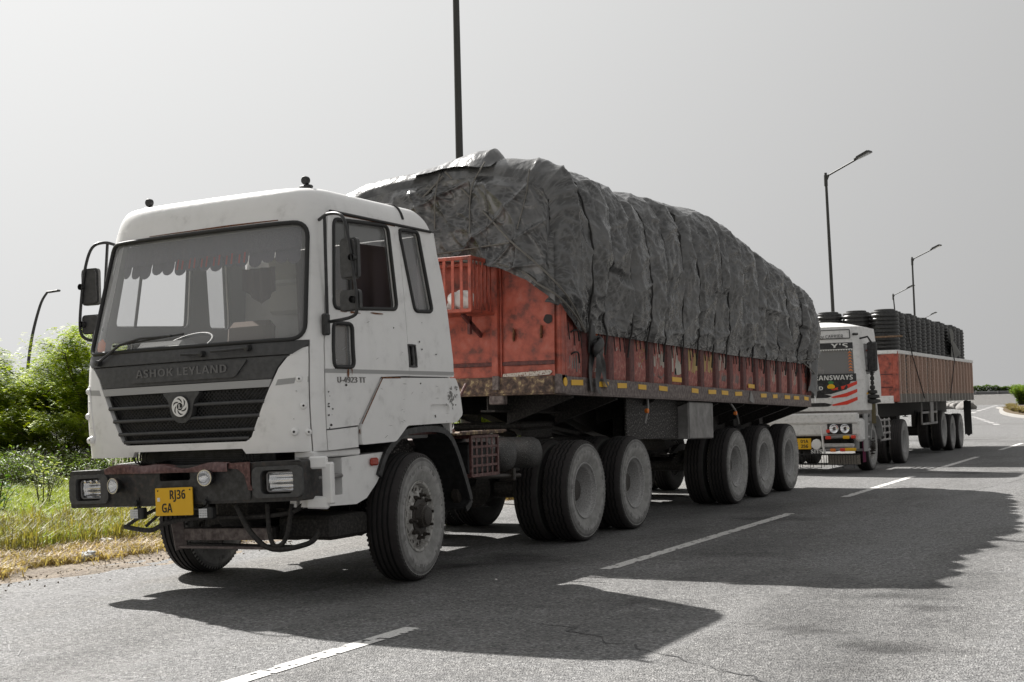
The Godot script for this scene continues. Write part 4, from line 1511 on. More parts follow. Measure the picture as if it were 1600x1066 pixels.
	b.tube(curve(v3([.9, 1.2, -.9, .93, 1.35, -.98, 1.0, 1.58, -1.1]), 5), .013, 8)
	part(T, "suzie_rod", b, M.maroon)
	b = MB.new()
	b.box(Vector3(0, .8, -.6), Vector3(.6, .4, 1.4), .1)
	b.tube(v3([0, .75, -1.2, 0, .6, -3.0]), .06, 10)
	part(T, "gearbox", b, M.chassis)

func make_trailer() -> void:
	var T := thing("cargo_trailer", "red ribbed open-top cargo trailer with yellow reflector strips under a black tarpaulin", "trailer")
	var RT := Transform3D(Basis(Vector3.RIGHT, -0.0227), Vector3(0, .059, 0))
	var z0 := -2.62
	var pitch := .59
	var np := 16
	var zr := z0 - pitch * np
	# floor, beams
	var b := MB.new(RT)
	b.box(Vector3(0, 1.58, (zr - 2.46) * .5), Vector3(2.4, .06, -zr - 2.46), .005)
	part(T, "floor", b, M.chassis)
	b = MB.new(RT)
	for s in [-1, 1]:
		var web := pv([-2.5, 1.53, -2.5, 1.33, -4.1, 1.33, -5.0, 1.12, -5.4, 1.06, zr, 1.06, zr, 1.53])
		b.extrude(web, 0, .44 * s, .456 * s)
		for k in 6:
			b.bar(Vector3(.45 * s, web[k + (0 if k > 0 else 1)].y, web[k + (0 if k > 0 else 1)].x), Vector3(.45 * s, web[mini(k + 1, 5)].y, web[mini(k + 1, 5)].x + .001), .16, .02)
	part(T, "main_beam", b, M.chassis)
	for s in [-1, 1]:
		for k in 9:
			b = MB.new(RT)
			var z := -2.9 - k * 1.14
			b.extrude(pv([.46 * s, 1.2, 1.2 * s, 1.46, 1.2 * s, 1.54, .46 * s, 1.54]), 2, z, z - .012)
			b.bar(Vector3(.46 * s, 1.2, z), Vector3(1.2 * s, 1.46, z), .06, .012)
			part(T, "outrigger", b, M.chassis)
	# bottom rail
	for s in [-1, 1]:
		b = MB.new(RT)
		b.box(Vector3(1.225 * s, 1.575, (zr + z0) * .5), Vector3(.05, .17, z0 - zr), .006)
		b.box(Vector3(1.19 * s, 1.485, (zr + z0) * .5), Vector3(.12, .014, z0 - zr), .003)
		part(T, "side_rail", b, M.rail)
		# corner post, folded from plate
		b = MB.new(RT)
		b.box(Vector3(1.225 * s, 2.1, -2.53), Vector3(.1, 1.0, .1), .014)
		b.box(Vector3(1.262 * s, 2.1, -2.6), Vector3(.025, .98, .05), .008)
		part(T, "corner_post", b, M.red)
		b = MB.new(RT)
		b.box(Vector3(1.23 * s, 1.58, -2.53), Vector3(.09, .19, .16), .008)
		b.box(Vector3(1.26 * s, 1.63, -2.6), Vector3(.03, .08, .05), .006)
		part(T, "rail_end", b, M.rail)
		b = MB.new(RT)  # added sheet behind the panels, keeps sunlight from leaking between them
		b.box(Vector3(1.185 * s, 1.97, (zr + z0) * .5), Vector3(.012, .62, z0 - zr), .002)
		part(T, "added_inner_sheet", b, M.red_post)
		# ribbed side
		var pm := MB.new()
		pm.grid(func(u: float, v: float) -> Vector3:
			var e := minf(minf(u, 1 - u) * 7.0, 1.0)
			var f := minf(minf(v, 1 - v) * 9.0, 1.0)
			return Vector3(.018 * sqrt(e * f) + .003 * sin(u * 9.0 + v * 5.0), lerpf(0.0, .62, v), lerpf(-.2, .2, u)), 16, 16)
		var pmesh := pm.mesh(M.red_worn)
		var pst := MB.new()
		pst.extrude(pv([1.19, -.1, 1.245, -.07, 1.25, -.04, 1.25, .04, 1.245, .07, 1.19, .1]), 1, 1.655, 2.28)
		var pstm := pst.mesh(M.red_post)
		var stm := MB.new()
		stm.box(Vector3.ZERO, Vector3(.004, .055, .3), .001)
		var stmesh := stm.mesh(M.yellow)
		var rn := RandomNumberGenerator.new()
		rn.seed = 5
		var turn := Basis() if s > 0 else Basis(Vector3.UP, PI)
		for k in np:
			var zc := z0 - pitch * (k + .5)
			var pn := place(T, "side_panel", pmesh, RT * Transform3D(turn, Vector3(1.205 * s, 1.66, zc)))
			place(T, "rib_post", pstm, RT * Transform3D(Basis.from_scale(Vector3(s, 1, 1)), Vector3(0, 0, z0 - pitch * (k + 1))))
			if s > 0:
				panel_art(pn, k)
				if k != 8 or true:
					var dz := -.05 if k % 3 == 1 else .02
					var dy := .12 if k in [5, 10] else 0.0
					place(T, "reflector_strip", stmesh, RT * Transform3D(Basis(Vector3.RIGHT, rn.randf_range(-.03, .03)).scaled(Vector3(1, 1, rn.randf_range(.75, 1.1))), Vector3(1.254 + (.0 if dy == 0.0 else -.02), 1.602 + dy, zc + dz)))
				b = MB.new(RT)
				for j in 3:
					var zz := zc + (j - 1) * .13 + rn.randf_range(-.03, .03)
					var L := rn.randf_range(.05, .13)
					b.tube(v3([1.222, 2.2, zz, 1.24, 2.08 - L, zz + .005]), .006, 5)
				part(T, "lashing_hook", b, M.ink, "stuff")
	b = MB.new(RT)
	b.lathe(vs([0, .045, .006, .045, .006, .0]), 9, Transform3D(Basis(), Vector3(1.275, 1.6, -2.56)))
	part(T, "reflector_disc", b, M.yellow)
	# open hooks on the first panel
	b = MB.new(RT)
	for y in [2.1, 1.88]:
		b.tube(curve(v3([1.225, y, -2.82, 1.25, y + .02, -2.84, 1.255, y + .02, -2.93, 1.25, y - .08, -2.97]), 4), .009, 6)
	part(T, "rope_hook", b, M.ink, "stuff")
	# headboard of three sheets between posts
	b = MB.new(RT)
	b.box(Vector3(0, 2.82, -2.47), Vector3(2.4, .06, .06), .008)
	var hb := part(T, "headboard_rail", b, M.red)
	for x in [-.92, 0.0, .92]:
		b = MB.new(RT)
		b.grid(func(u: float, v: float) -> Vector3:
			var dent := .008 * sin(u * 5.0 + x * 3.0) * sin(v * 4.0 + x) + .004 * sin(u * 13.0) * sin(v * 9.0)
			return Vector3(x + lerpf(-.5, .5, u) * (.6 if x != 0.0 else 1.16), lerpf(1.66, 2.8, v), -2.455 + dent), 20, 20)
		var sheet := part(T, "headboard_sheet", b, M.red)
		b = MB.new(RT)
		b.box(Vector3(x, 1.79, -2.445), Vector3(.6 if x != 0.0 else 1.14, .04, .012), .003)
		part(sheet, "weld_seam", b, M.red_post)
		if x > .5:
			b = MB.new(RT)
			b.extrude(soft(vs([.66, 1.69, 1.17, 1.715, 1.2, 1.7, 1.17, 1.67, .66, 1.645]), .012), 2, -2.44, -2.43)
			part(sheet, "painted_board", b, grime([g3(.2, .1, .07), g3(.55, .5, .44), g3(.66, .62, .56)], [.25, .4, .8], .03, .5, .8))
			for q in [[.78, 2.07], [1.08, 2.09]]:
				b = MB.new(RT)
				b.box(Vector3(q[0], q[1], -2.445), Vector3(.022, .11, .014), .004)
				b.tube(curve(v3([q[0], q[1] + .06, -2.44, q[0] + .012, q[1] + .04, -2.42, q[0] + .005, q[1] - .03, -2.42, q[0], q[1] - .06, -2.44]), 4), .008, 6)
				part(sheet, "lashing_ring", b, M.rust)
			b = MB.new(RT)
			b.extrude(soft(vs([1.1, 2.2, 1.15, 2.16, 1.2, 2.18, 1.2, 2.25, 1.13, 2.26]), .02), 2, -2.446, -2.444)
			part(sheet, "bare_patch", b, M.chip)
	for x in [-.59, .59]:
		b = MB.new(RT)
		b.extrude(pv([x - .045, -2.46, x - .035, -2.4, x + .03, -2.4, x + .05, -2.46]), 1, 1.64, 2.82)
		b.box(Vector3(x + .055, 2.2, -2.44), Vector3(.018, 1.1, .03), .004)
		part(T, "headboard_post", b, M.red)
		b = MB.new(RT)
		b.box(Vector3(x + .01, 1.6, -2.4), Vector3(.07, .14, .04), .006)
		b.box(Vector3(x, 1.44, -2.46), Vector3(.16, .1, .1), .01)
		part(T, "twist_lock_foot", b, M.rail)
	b = MB.new(RT)
	b.box(Vector3(0, 1.575, -2.45), Vector3(2.42, .17, .07), .008)
	b.box(Vector3(0, 1.485, -2.46), Vector3(2.42, .016, .12), .004)
	part(T, "front_rail", b, M.rail_old)
	b = MB.new(RT)
	b.box(Vector3(0, 2.0, zr), Vector3(2.4, .8, .04), .006)
	part(T, "tail_board", b, M.red_worn)
	# slatted basket bolted to the headboard
	b = MB.new(RT)
	for y in [2.29, 2.8]:
		for x in [-.58, .575]:
			b.box(Vector3(x, y, -2.18), Vector3(.03, .035, .5), .004)
		for z in [-1.94, -2.41]:
			b.box(Vector3(0, y, z), Vector3(1.18, .035, .03), .004)
	for x in [-.58, .575]:
		b.box(Vector3(x, 2.55, -1.94), Vector3(.036, .54, .036), .004)
	b.box(Vector3(0, 2.28, -2.18), Vector3(1.14, .01, .46))
	var bk := part(T, "basket", b, M.red)
	for k in 11:
		b = MB.new(RT)
		b.box(Vector3(-.48 + k * .096, 2.545, -1.935), Vector3(.032, .49, .006), .001)
		part(bk, "slat", b, M.red)
	for k in 5:
		b = MB.new(RT)
		b.box(Vector3(.58, 2.545, -2.02 - k * .08), Vector3(.006, .49, .03), .001)
		part(bk, "slat", b, M.red)
	for x in [-.35, .42]:
		b = MB.new(RT)
		b.bar(Vector3(x, 2.27, -2.05), Vector3(x, 2.08, -2.44), .03, .05, .004)
		b.box(Vector3(x, 2.17, -2.2), Vector3(.03, .18, .05), .004)
		part(bk, "bracket", b, M.red_post)
	# under-body: dirty side plate, steel box, landing legs
	b = MB.new(RT)
	b.box(Vector3(1.05, 1.26, -5.5), Vector3(.03, .48, 1.7), .006)
	b.box(Vector3(.8, 1.03, -5.5), Vector3(.5, .02, 1.7), .004)
	part(T, "splash_plate", b, M.mud)
	b = MB.new(RT)
	b.box(Vector3(1.02, 1.24, -6.78), Vector3(.36, .46, .92), .008)
	b.box(Vector3(1.205, 1.24, -6.78), Vector3(.012, .44, .9), .004)
	part(T, "steel_tool_box", b, M.steel)
	for s in [-1, 1]:
		b = MB.new()
		b.box(Vector3(.72 * s, .95, -5.3), Vector3(.13, .8, .13), .012)
		b.box(Vector3(.72 * s, .62, -5.3), Vector3(.09, .5, .09), .01)
		b.box(Vector3(.72 * s, .36, -5.3), Vector3(.26, .03, .26), .01)
		b.bar(Vector3(.72 * s, .6, -5.35), Vector3(.5 * s, 1.3, -6.6), .05, .05)
		part(T, "landing_leg", b, M.chassis)
	b = MB.new()
	b.box(Vector3(0, .68, -5.3), Vector3(1.4, .1, .08), .01)
	b.box(Vector3(.85, .7, -5.0), Vector3(.05, .12, 1.6), .01)
	part(T, "leg_brace", b, M.chassis)
	for q in [[-4.95, .1], [-8.0, -.12]]:
		b = MB.new(RT)
		b.tube(curve(v3([1.2, 1.47, q[0], 1.22, 1.36, q[0] - .05 + q[1], 1.2, 1.2, q[0] - .1 + q[1] * 2]), 4), .015, 6)
		var sl := part(T, "side_lamp_stalk", b, M.steel)
		b = MB.new(RT)
		b.lathe(vs([-.02, .02, .0, .03, .02, .028, .03, 0]), 10, Transform3D(Basis(), Vector3(1.215, 1.34, q[0] - .03 + q[1])))
		part(sl, "side_lamp", b, M.orange)
	b = MB.new(RT)
	b.extrude(pv([-8.66, 1.52, -8.74, 1.66, -8.9, 1.53, -8.86, 1.48]), 0, 1.256, 1.262)
	part(T, "loose_tin", b, M.steel)
	# suspension and axles
	for k in 3:
		var z := -8.2 - k * 1.33
		b = MB.new()
		b.tube(v3([-.95, .51, z, .95, .51, z]), .07, 10)
		part(T, "axle", b, M.chassis)
		for s in [-1, 1]:
			b = MB.new()
			for j in 6:
				var L := .58 - j * .06
				for i in 6:
					var a0 := lerpf(-L, L, i / 6.0)
					var a1 := lerpf(-L, L, (i + 1) / 6.0)
					b.bar(Vector3(.52 * s, .64 + j * .016 - .16 * a0 * a0, z + a0), Vector3(.52 * s, .64 + j * .016 - .16 * a1 * a1, z + a1), .08, .014)
			b.extrude(pv([z - .75, 1.2, z - .55, 1.2, z - .6, .7, z - .72, .7]), 0, .46 * s, .58 * s)
			part(T, "leaf_spring", b, M.chassis)
			wheel(T, Vector3(1.085 * s, .51, z), "outer", s, 0.0, k * .7)
			wheel(T, Vector3(.755 * s, .51, z), "inner", s)
	b = MB.new(RT)
	b.bar(Vector3(.62, 1.12, -7.4), Vector3(.62, 1.12, -11.6), .04, .03)
	b.lathe(vs([.3, 0, .33, .12, .38, .14, .9, .14, .95, .12, .98, 0]), 20, Transform3D(Basis(), Vector3(-.5, 1.0, -7.6)))
	part(T, "air_line", b, M.chassis)
	# cloth bundle in the basket and a strap tied round the first post
	b = MB.new()
	b.grid(func(u: float, v: float) -> Vector3:
		var a := u * TAU
		var e := v * PI
		var n := 1.0 + .22 * sin(a * 3.0 + v * 4.0) + .15 * cos(a * 5.0 - v * 7.0)
		return Vector3(.4 + .13 * cos(a) * sin(e) * n, 2.4 + .09 * cos(e) * n, -2.12 - .11 * sin(a) * sin(e) * n), 24, 16)
	tag(part(self, "cloth_bundle", b, M.pale), "pale crumpled cloth bundle lying in the red slatted basket", "cloth")
	b = MB.new(RT)
	var st := func(x0: float, y0: float, za: float, y1: float, zb: float, w: float) -> void:
		b.grid(func(u: float, v: float) -> Vector3: return Vector3(x0 + .02 * sin(v * 6.0 + u), lerpf(y0, y1, v), lerpf(za, zb, v) + (u - .5) * w + .02 * sin(v * 9.0)), 3, 12)
	st.call(1.285, 2.32, -3.23, 1.52, -3.2, .1)
	st.call(1.3, 2.02, -3.28, 1.55, -3.62, .1)
	st.call(1.3, 1.95, -3.3, 1.5, -3.36, .11)
	b.grid(func(u: float, v: float) -> Vector3:
		var a := u * TAU
		var e := v * PI
		var n := 1.0 + .3 * sin(a * 2.0 + v * 5.0)
		return Vector3(1.3 + .05 * cos(a) * sin(e) * n, 1.98 + .09 * cos(e) * n, -3.32 - .16 * sin(a) * sin(e) * n), 20, 12)
	tag(part(self, "tie_strap", b, M.black), "black rag strap knotted round the trailer's first rib post", "strap")

# worn hand-painted motifs: thin coats of paint in broken strokes
func panel_art(pn: Node, k: int) -> void:
	var rn := RandomNumberGenerator.new()
	rn.seed = 100 + k
	var x := .0205
	var put := func(called: String, ps: Array, m: Material) -> void:
		var b := MB.new()
		for p in ps:
			b.extrude(p, 0, .004, x)
		part(pn, called, b, m, "stuff")
	var strokes := func(z0: float, z1: float, y0: float, y1: float, n: int, fill: float) -> Array:
		var ps := []
		for i in n:
			var a := lerpf(z0, z1, (i + .1) / n)
			var w := absf(z1 - z0) / n * fill * rn.randf_range(.6, 1.2)
			var ya := y0 + rn.randf_range(0, .05)
			var yb := y1 - rn.randf_range(0, .05)
			ps.append(pv([a, ya, a - w, ya + rn.randf_range(-.01, .02), a - w * rn.randf_range(.6, 1.1), yb, a + rn.randf_range(-.005, .005), yb + .01]))
		return ps
	match k:
		1:
			put.call("orange_motif", [pv([.1, .4, -.06, .4, -.02, .5, .12, .52]), pv([.1, .2, -.12, .2, -.13, .26, .08, .27])], M.art_orange)
			put.call("white_motif", [pv([.13, .34, .02, .35, .04, .42, .14, .44]), pv([-.04, .32, -.14, .34, -.13, .41, -.03, .37]), pv([.19, .1, .17, .1, .175, .6, .195, .6]), pv([.13, .07, -.02, .07, .0, .1, .12, .11])], M.art_white)
			put.call("grey_motif", [pv([.1, .28, .0, .28, -.04, .33, .12, .33]), pv([-.06, .27, -.15, .28, -.14, .33, -.05, .31]), pv([.0, .14, -.1, .14, -.06, .22, .02, .2])], M.art_grey)
		2:
			put.call("grey_motif", strokes.call(.1, -.02, .3, .38, 3, .5), M.art_white)
		3:
			var ring := []
			for i in 26:
				var a := TAU * i / 26
				var r := rn.randf_range(.03, .13)
				ring.append(pv([cos(a) * r * .9, .34 + sin(a) * r, cos(a) * r * .9 - .022, .34 + sin(a) * r + .006, cos(a + .2) * r * .9 - .012, .345 + sin(a + .3) * r]))
			put.call("scribble_motif", ring, M.art_gold)
			put.call("white_motif", strokes.call(.05, -.06, .16, .22, 4, .5), M.art_white)
		4:
			put.call("white_motif", strokes.call(.16, .02, .16, .34, 5, .8) + [soft(vs([.06, .3, -.04, .3, -.03, .46, .0, .5, .04, .46]), .03)] + strokes.call(-.03, -.17, .17, .38, 5, .75), M.art_white)
			put.call("grey_motif", strokes.call(.17, -.17, .05, .11, 9, .7), M.art_grey)
		5:
			put.call("white_motif", [pv([.15, .15, .1, .15, .11, .45, .15, .45]), soft(vs([.06, .12, -.08, .12, -.05, .3, .0, .48, .05, .46, .07, .3]), .03), pv([-.07, .12, -.16, .14, -.15, .26, -.06, .3])], M.art_white)
			put.call("grey_motif", [pv([.08, .12, .0, .12, .03, .2, .09, .2])], M.art_grey)
		6:
			put.call("gold_motif", strokes.call(.16, -.16, .15, .45, 8, .86), M.art_gold)
		7:
			put.call("gold_motif", strokes.call(.16, -.16, .18, .43, 7, .8), M.art_gold)
		8:
			put.call("orange_motif", [pv([.1, .46, -.06, .46, -.06, .55, .1, .55])], M.art_orange)
			put.call("white_motif", strokes.call(.16, -.16, .22, .44, 6, .5), M.art_white)
			put.call("grey_motif", strokes.call(.15, -.15, .08, .2, 8, .7), M.art_grey)
		12, 13, 14:
			put.call("white_motif", strokes.call(.1, -.1, .12 + .1 * (k % 2), .4, 5, .45), M.art_white)
		_:
			put.call("grey_motif", strokes.call(.14, -.14, .05, .22, 5, .4), M.art_grey)

var tarp_top := []
var tarp_low := []
var tarp_sec := []
var rope_at := []
var tn: Array = []
func tarp(z: float, t: float, lift := 0.0) -> Vector3:
	if tarp_top.is_empty():
		tarp_top = vs([-12.42, 2.93, -12.2, 3.05, -11.8, 3.22, -11.0, 3.36, -10.3, 3.48, -9.3, 3.62, -8.4, 3.75, -7.6, 3.87, -6.9, 3.91, -6.0, 3.86, -5.0, 3.80, -4.0, 3.79, -3.4, 3.85, -2.9, 3.9, -2.45, 3.87])
		tarp_low = vs([-12.4, 1.93, -8.1, 1.985, -5.6, 2.05, -3.9, 2.09, -3.0, 2.11, -2.85, 2.18, -2.65, 2.29, -2.45, 2.38])
		tarp_sec = curve(vs([1.27, 0, 1.34, .14, 1.375, .36, 1.365, .6, 1.31, .79, 1.14, .915, .78, .965, 0, 1.0]), 10)
		for i in 4:
			var f := FastNoiseLite.new()
			f.seed = 60 + i
			f.frequency = 1.0
			f.fractal_octaves = 3
			if i == 2:
				f.fractal_type = FastNoiseLite.FRACTAL_NONE
			tn.append(f)
	var yb := lin(tarp_low, z)
	var yt := lin(tarp_top, z)
	var a := clampf(1.0 - absf(t), 0.0, 1.0) * (tarp_sec.size() - 1)
	var i := mini(int(a), tarp_sec.size() - 2)
	var q: Vector2 = tarp_sec[i].lerp(tarp_sec[i + 1], a - i)
	var d: Vector2 = (tarp_sec[i + 1] - tarp_sec[i]).normalized()
	# the near front corner of the load stands higher than the far one
	yt -= .1 * sm(-4.2, -2.6, z) * sm(.2, -.6, t)
	var h := yt - yb
	var nrm := Vector2(d.y * h, -d.x).normalized()
	var s := signf(t) if t != 0.0 else 1.0
	var pos := Vector2(q.x, yb + q.y * h)
	# rounded ends
	var e := minf(1.0, minf((-2.45 - z) / .22, (z + 12.42) / .45))
	var inset := .2 * (1.0 - sqrt(maxf(0.0, 1.0 - pow(1.0 - e, 2.0))))
	var x3 := t * 3.6
	var w := .0
	var free := sm(1.02, .9, absf(t)) # the hem is held down
	w += .06 * tn[0].get_noise_2d(z * .5, x3 * .45 + 3.0)
	w += .035 * tn[1].get_noise_2d(z * 1.5 + 30.0, x3 * .6) * (.4 + .6 * free)
	# sharp creases between flat facets, mostly hanging ones, some slanting
	var k1 := pow(1.0 - absf(tn[2].get_noise_2d(z * 1.7 + .35 * x3, x3 * .38)), 4.0)
	var k2 := pow(1.0 - absf(tn[2].get_noise_2d(z * .75 - x3 * .9 + 40.0, x3 * .55 + z * .7)), 5.0)
	var k3 := pow(1.0 - absf(tn[2].get_noise_2d(z * 3.1 + x3 * 1.6 + 9.0, x3 * 1.7 - z * .8)), 5.0)
	var k4 := pow(1.0 - absf(tn[2].get_noise_2d(z * 7.0 - x3 * 2.0 + 70.0, x3 * 4.6)), 4.0)
	var low := .35 + .65 * sm(.12, .5, absf(t))
	w += (.03 * k1 + .032 * k2 + .013 * k3 + .004 * k4) * low
	w += .016 * tn[3].get_noise_2d(z * 3.0 + .5 * sin(x3), x3 * .5) * sm(.15, .6, absf(t))
	# overlap of the upper sheet over the lower one
	var fy: float = .41 + .05 * tn[0].get_noise_2d(z * .6, 9.0) + .02 * tn[1].get_noise_2d(z * 2.5, 4.0)
	if z < -2.5:
		w -= .06 * (1.0 - sm(fy - .02, fy + .02, q.y)) * sm(0.0, .1, q.y) * (.15 + .85 * sm(-.15, .35, tn[0].get_noise_2d(z * .9, 50.0)))
	# the sheet swells between the ropes and is pinched in along each
	var za := -2.45
	var zb := -12.4
	for r in rope_at:
		var zr: float = r[0] + r[1] * (1.0 - absf(t)) + .02 * sin(r[0] * 9.0 + x3 * 1.7)
		if zr >= z:
			za = minf(za, zr)
		else:
			zb = maxf(zb, zr)
	if z < -2.5 and za > zb:
		var f := clampf((za - z) / (za - zb), 0.0, 1.0)
		var skew := f + .16 * sin(za * 7.0) * sin(f * PI)
		w += (.085 + .05 * tn[0].get_noise_2d(za * 5.0, x3 * .5)) * (pow(maxf(0.0, sin(clampf(skew, 0, 1) * PI)), .75) - .55) * sm(.02, .3, absf(t)) * (.35 + .65 * sm(1.0, .8, absf(t)))
	pos += nrm * (w * (.35 + .65 * free) + lift)
	pos = Vector2(pos.x * (1.0 - inset * .5), lerpf(pos.y, lerpf(pos.y, yb, .12), inset / .2))
	return Vector3(pos.x * s, pos.y, z)

func cap_relief(x: float, y: float) -> float:
	var k1 := pow(1.0 - absf(tn[2].get_noise_2d(x * 1.3 + y * .25, y * .5)), 6.0)
	var k2 := pow(1.0 - absf(tn[2].get_noise_2d(x * .9 - y * 1.0 + 20.0, y * 1.0)), 7.0)
	var k3 := pow(1.0 - absf(tn[2].get_noise_2d(x * 3.0 + y * 1.2, y * 2.4)), 5.0)
	var o: float = .05 * k1 + .05 * k2 + .016 * k3 + .07 * tn[0].get_noise_2d(x * .8, y * .8)
	o += .05 * sm(.33, .37, x) * sm(1.1, .4, x) - .03 * sm(.4, .36, absf(x - .2)) # a hanging seam
	o += .06 * sin(clampf((y - 2.4) / .75, 0, 1) * PI) * sm(.2, .6, x) # the lower sheet bulges at the corner
	return o

# dust streaks and crease wear, with highlights and dark folds painted into the colour
func tarp_wear_glints(z: float, t: float) -> Color:
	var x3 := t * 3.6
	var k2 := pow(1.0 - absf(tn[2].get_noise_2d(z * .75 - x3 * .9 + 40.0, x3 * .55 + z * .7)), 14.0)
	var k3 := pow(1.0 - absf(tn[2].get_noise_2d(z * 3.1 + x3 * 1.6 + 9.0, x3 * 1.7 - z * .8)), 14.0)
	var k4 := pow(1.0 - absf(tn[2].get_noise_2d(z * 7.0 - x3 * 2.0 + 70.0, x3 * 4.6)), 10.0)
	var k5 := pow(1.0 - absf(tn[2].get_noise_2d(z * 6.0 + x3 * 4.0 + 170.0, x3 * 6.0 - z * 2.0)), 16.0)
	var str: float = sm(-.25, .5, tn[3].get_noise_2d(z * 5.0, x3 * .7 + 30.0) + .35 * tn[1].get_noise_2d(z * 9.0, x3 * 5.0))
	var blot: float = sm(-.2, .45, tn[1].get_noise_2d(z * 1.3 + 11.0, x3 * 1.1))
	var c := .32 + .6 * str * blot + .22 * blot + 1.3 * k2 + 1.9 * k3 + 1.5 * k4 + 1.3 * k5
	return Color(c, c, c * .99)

var cap_top := {}
# end of the load: u from its left to its right side, v from the crest to the hem
func cap(u: float, v: float, z: float, s: float) -> Vector3:
	var x := 1.27 * u
	var key := "%.3f %.4f" % [z, u]
	if not cap_top.has(key):
		var lo := 0.0
		var hi := .62
		for i in 14: # where the crest line passes over x
			var m := (lo + hi) * .5
			if absf(tarp(z, m * signf(u + .0001)).x) < absf(x):
				lo = m
			else:
				hi = m
		cap_top[key] = tarp(z, lo * signf(u + .0001)).y
	var yt: float = cap_top[key]
	var hem := lin(vs([-1.3, 2.45, -.8, 2.72, -.3, 2.86, 0, 2.88, .55, 2.77, .8, 2.69, 1.01, 2.6, 1.14, 2.48, 1.3, 2.35]), x) if s > 0 else 1.9
	hem += .02 * tn[1].get_noise_2d(x * 3.0, 7.0)
	var y := lerpf(yt, hem, v)
	var edge := sm(0.0, .12, v) * sm(1.0, .93, absf(u))
	return Vector3(x, y, z + s * (.03 * sin(minf(v * 8.0, 1.57)) + edge * cap_relief(x, y)))

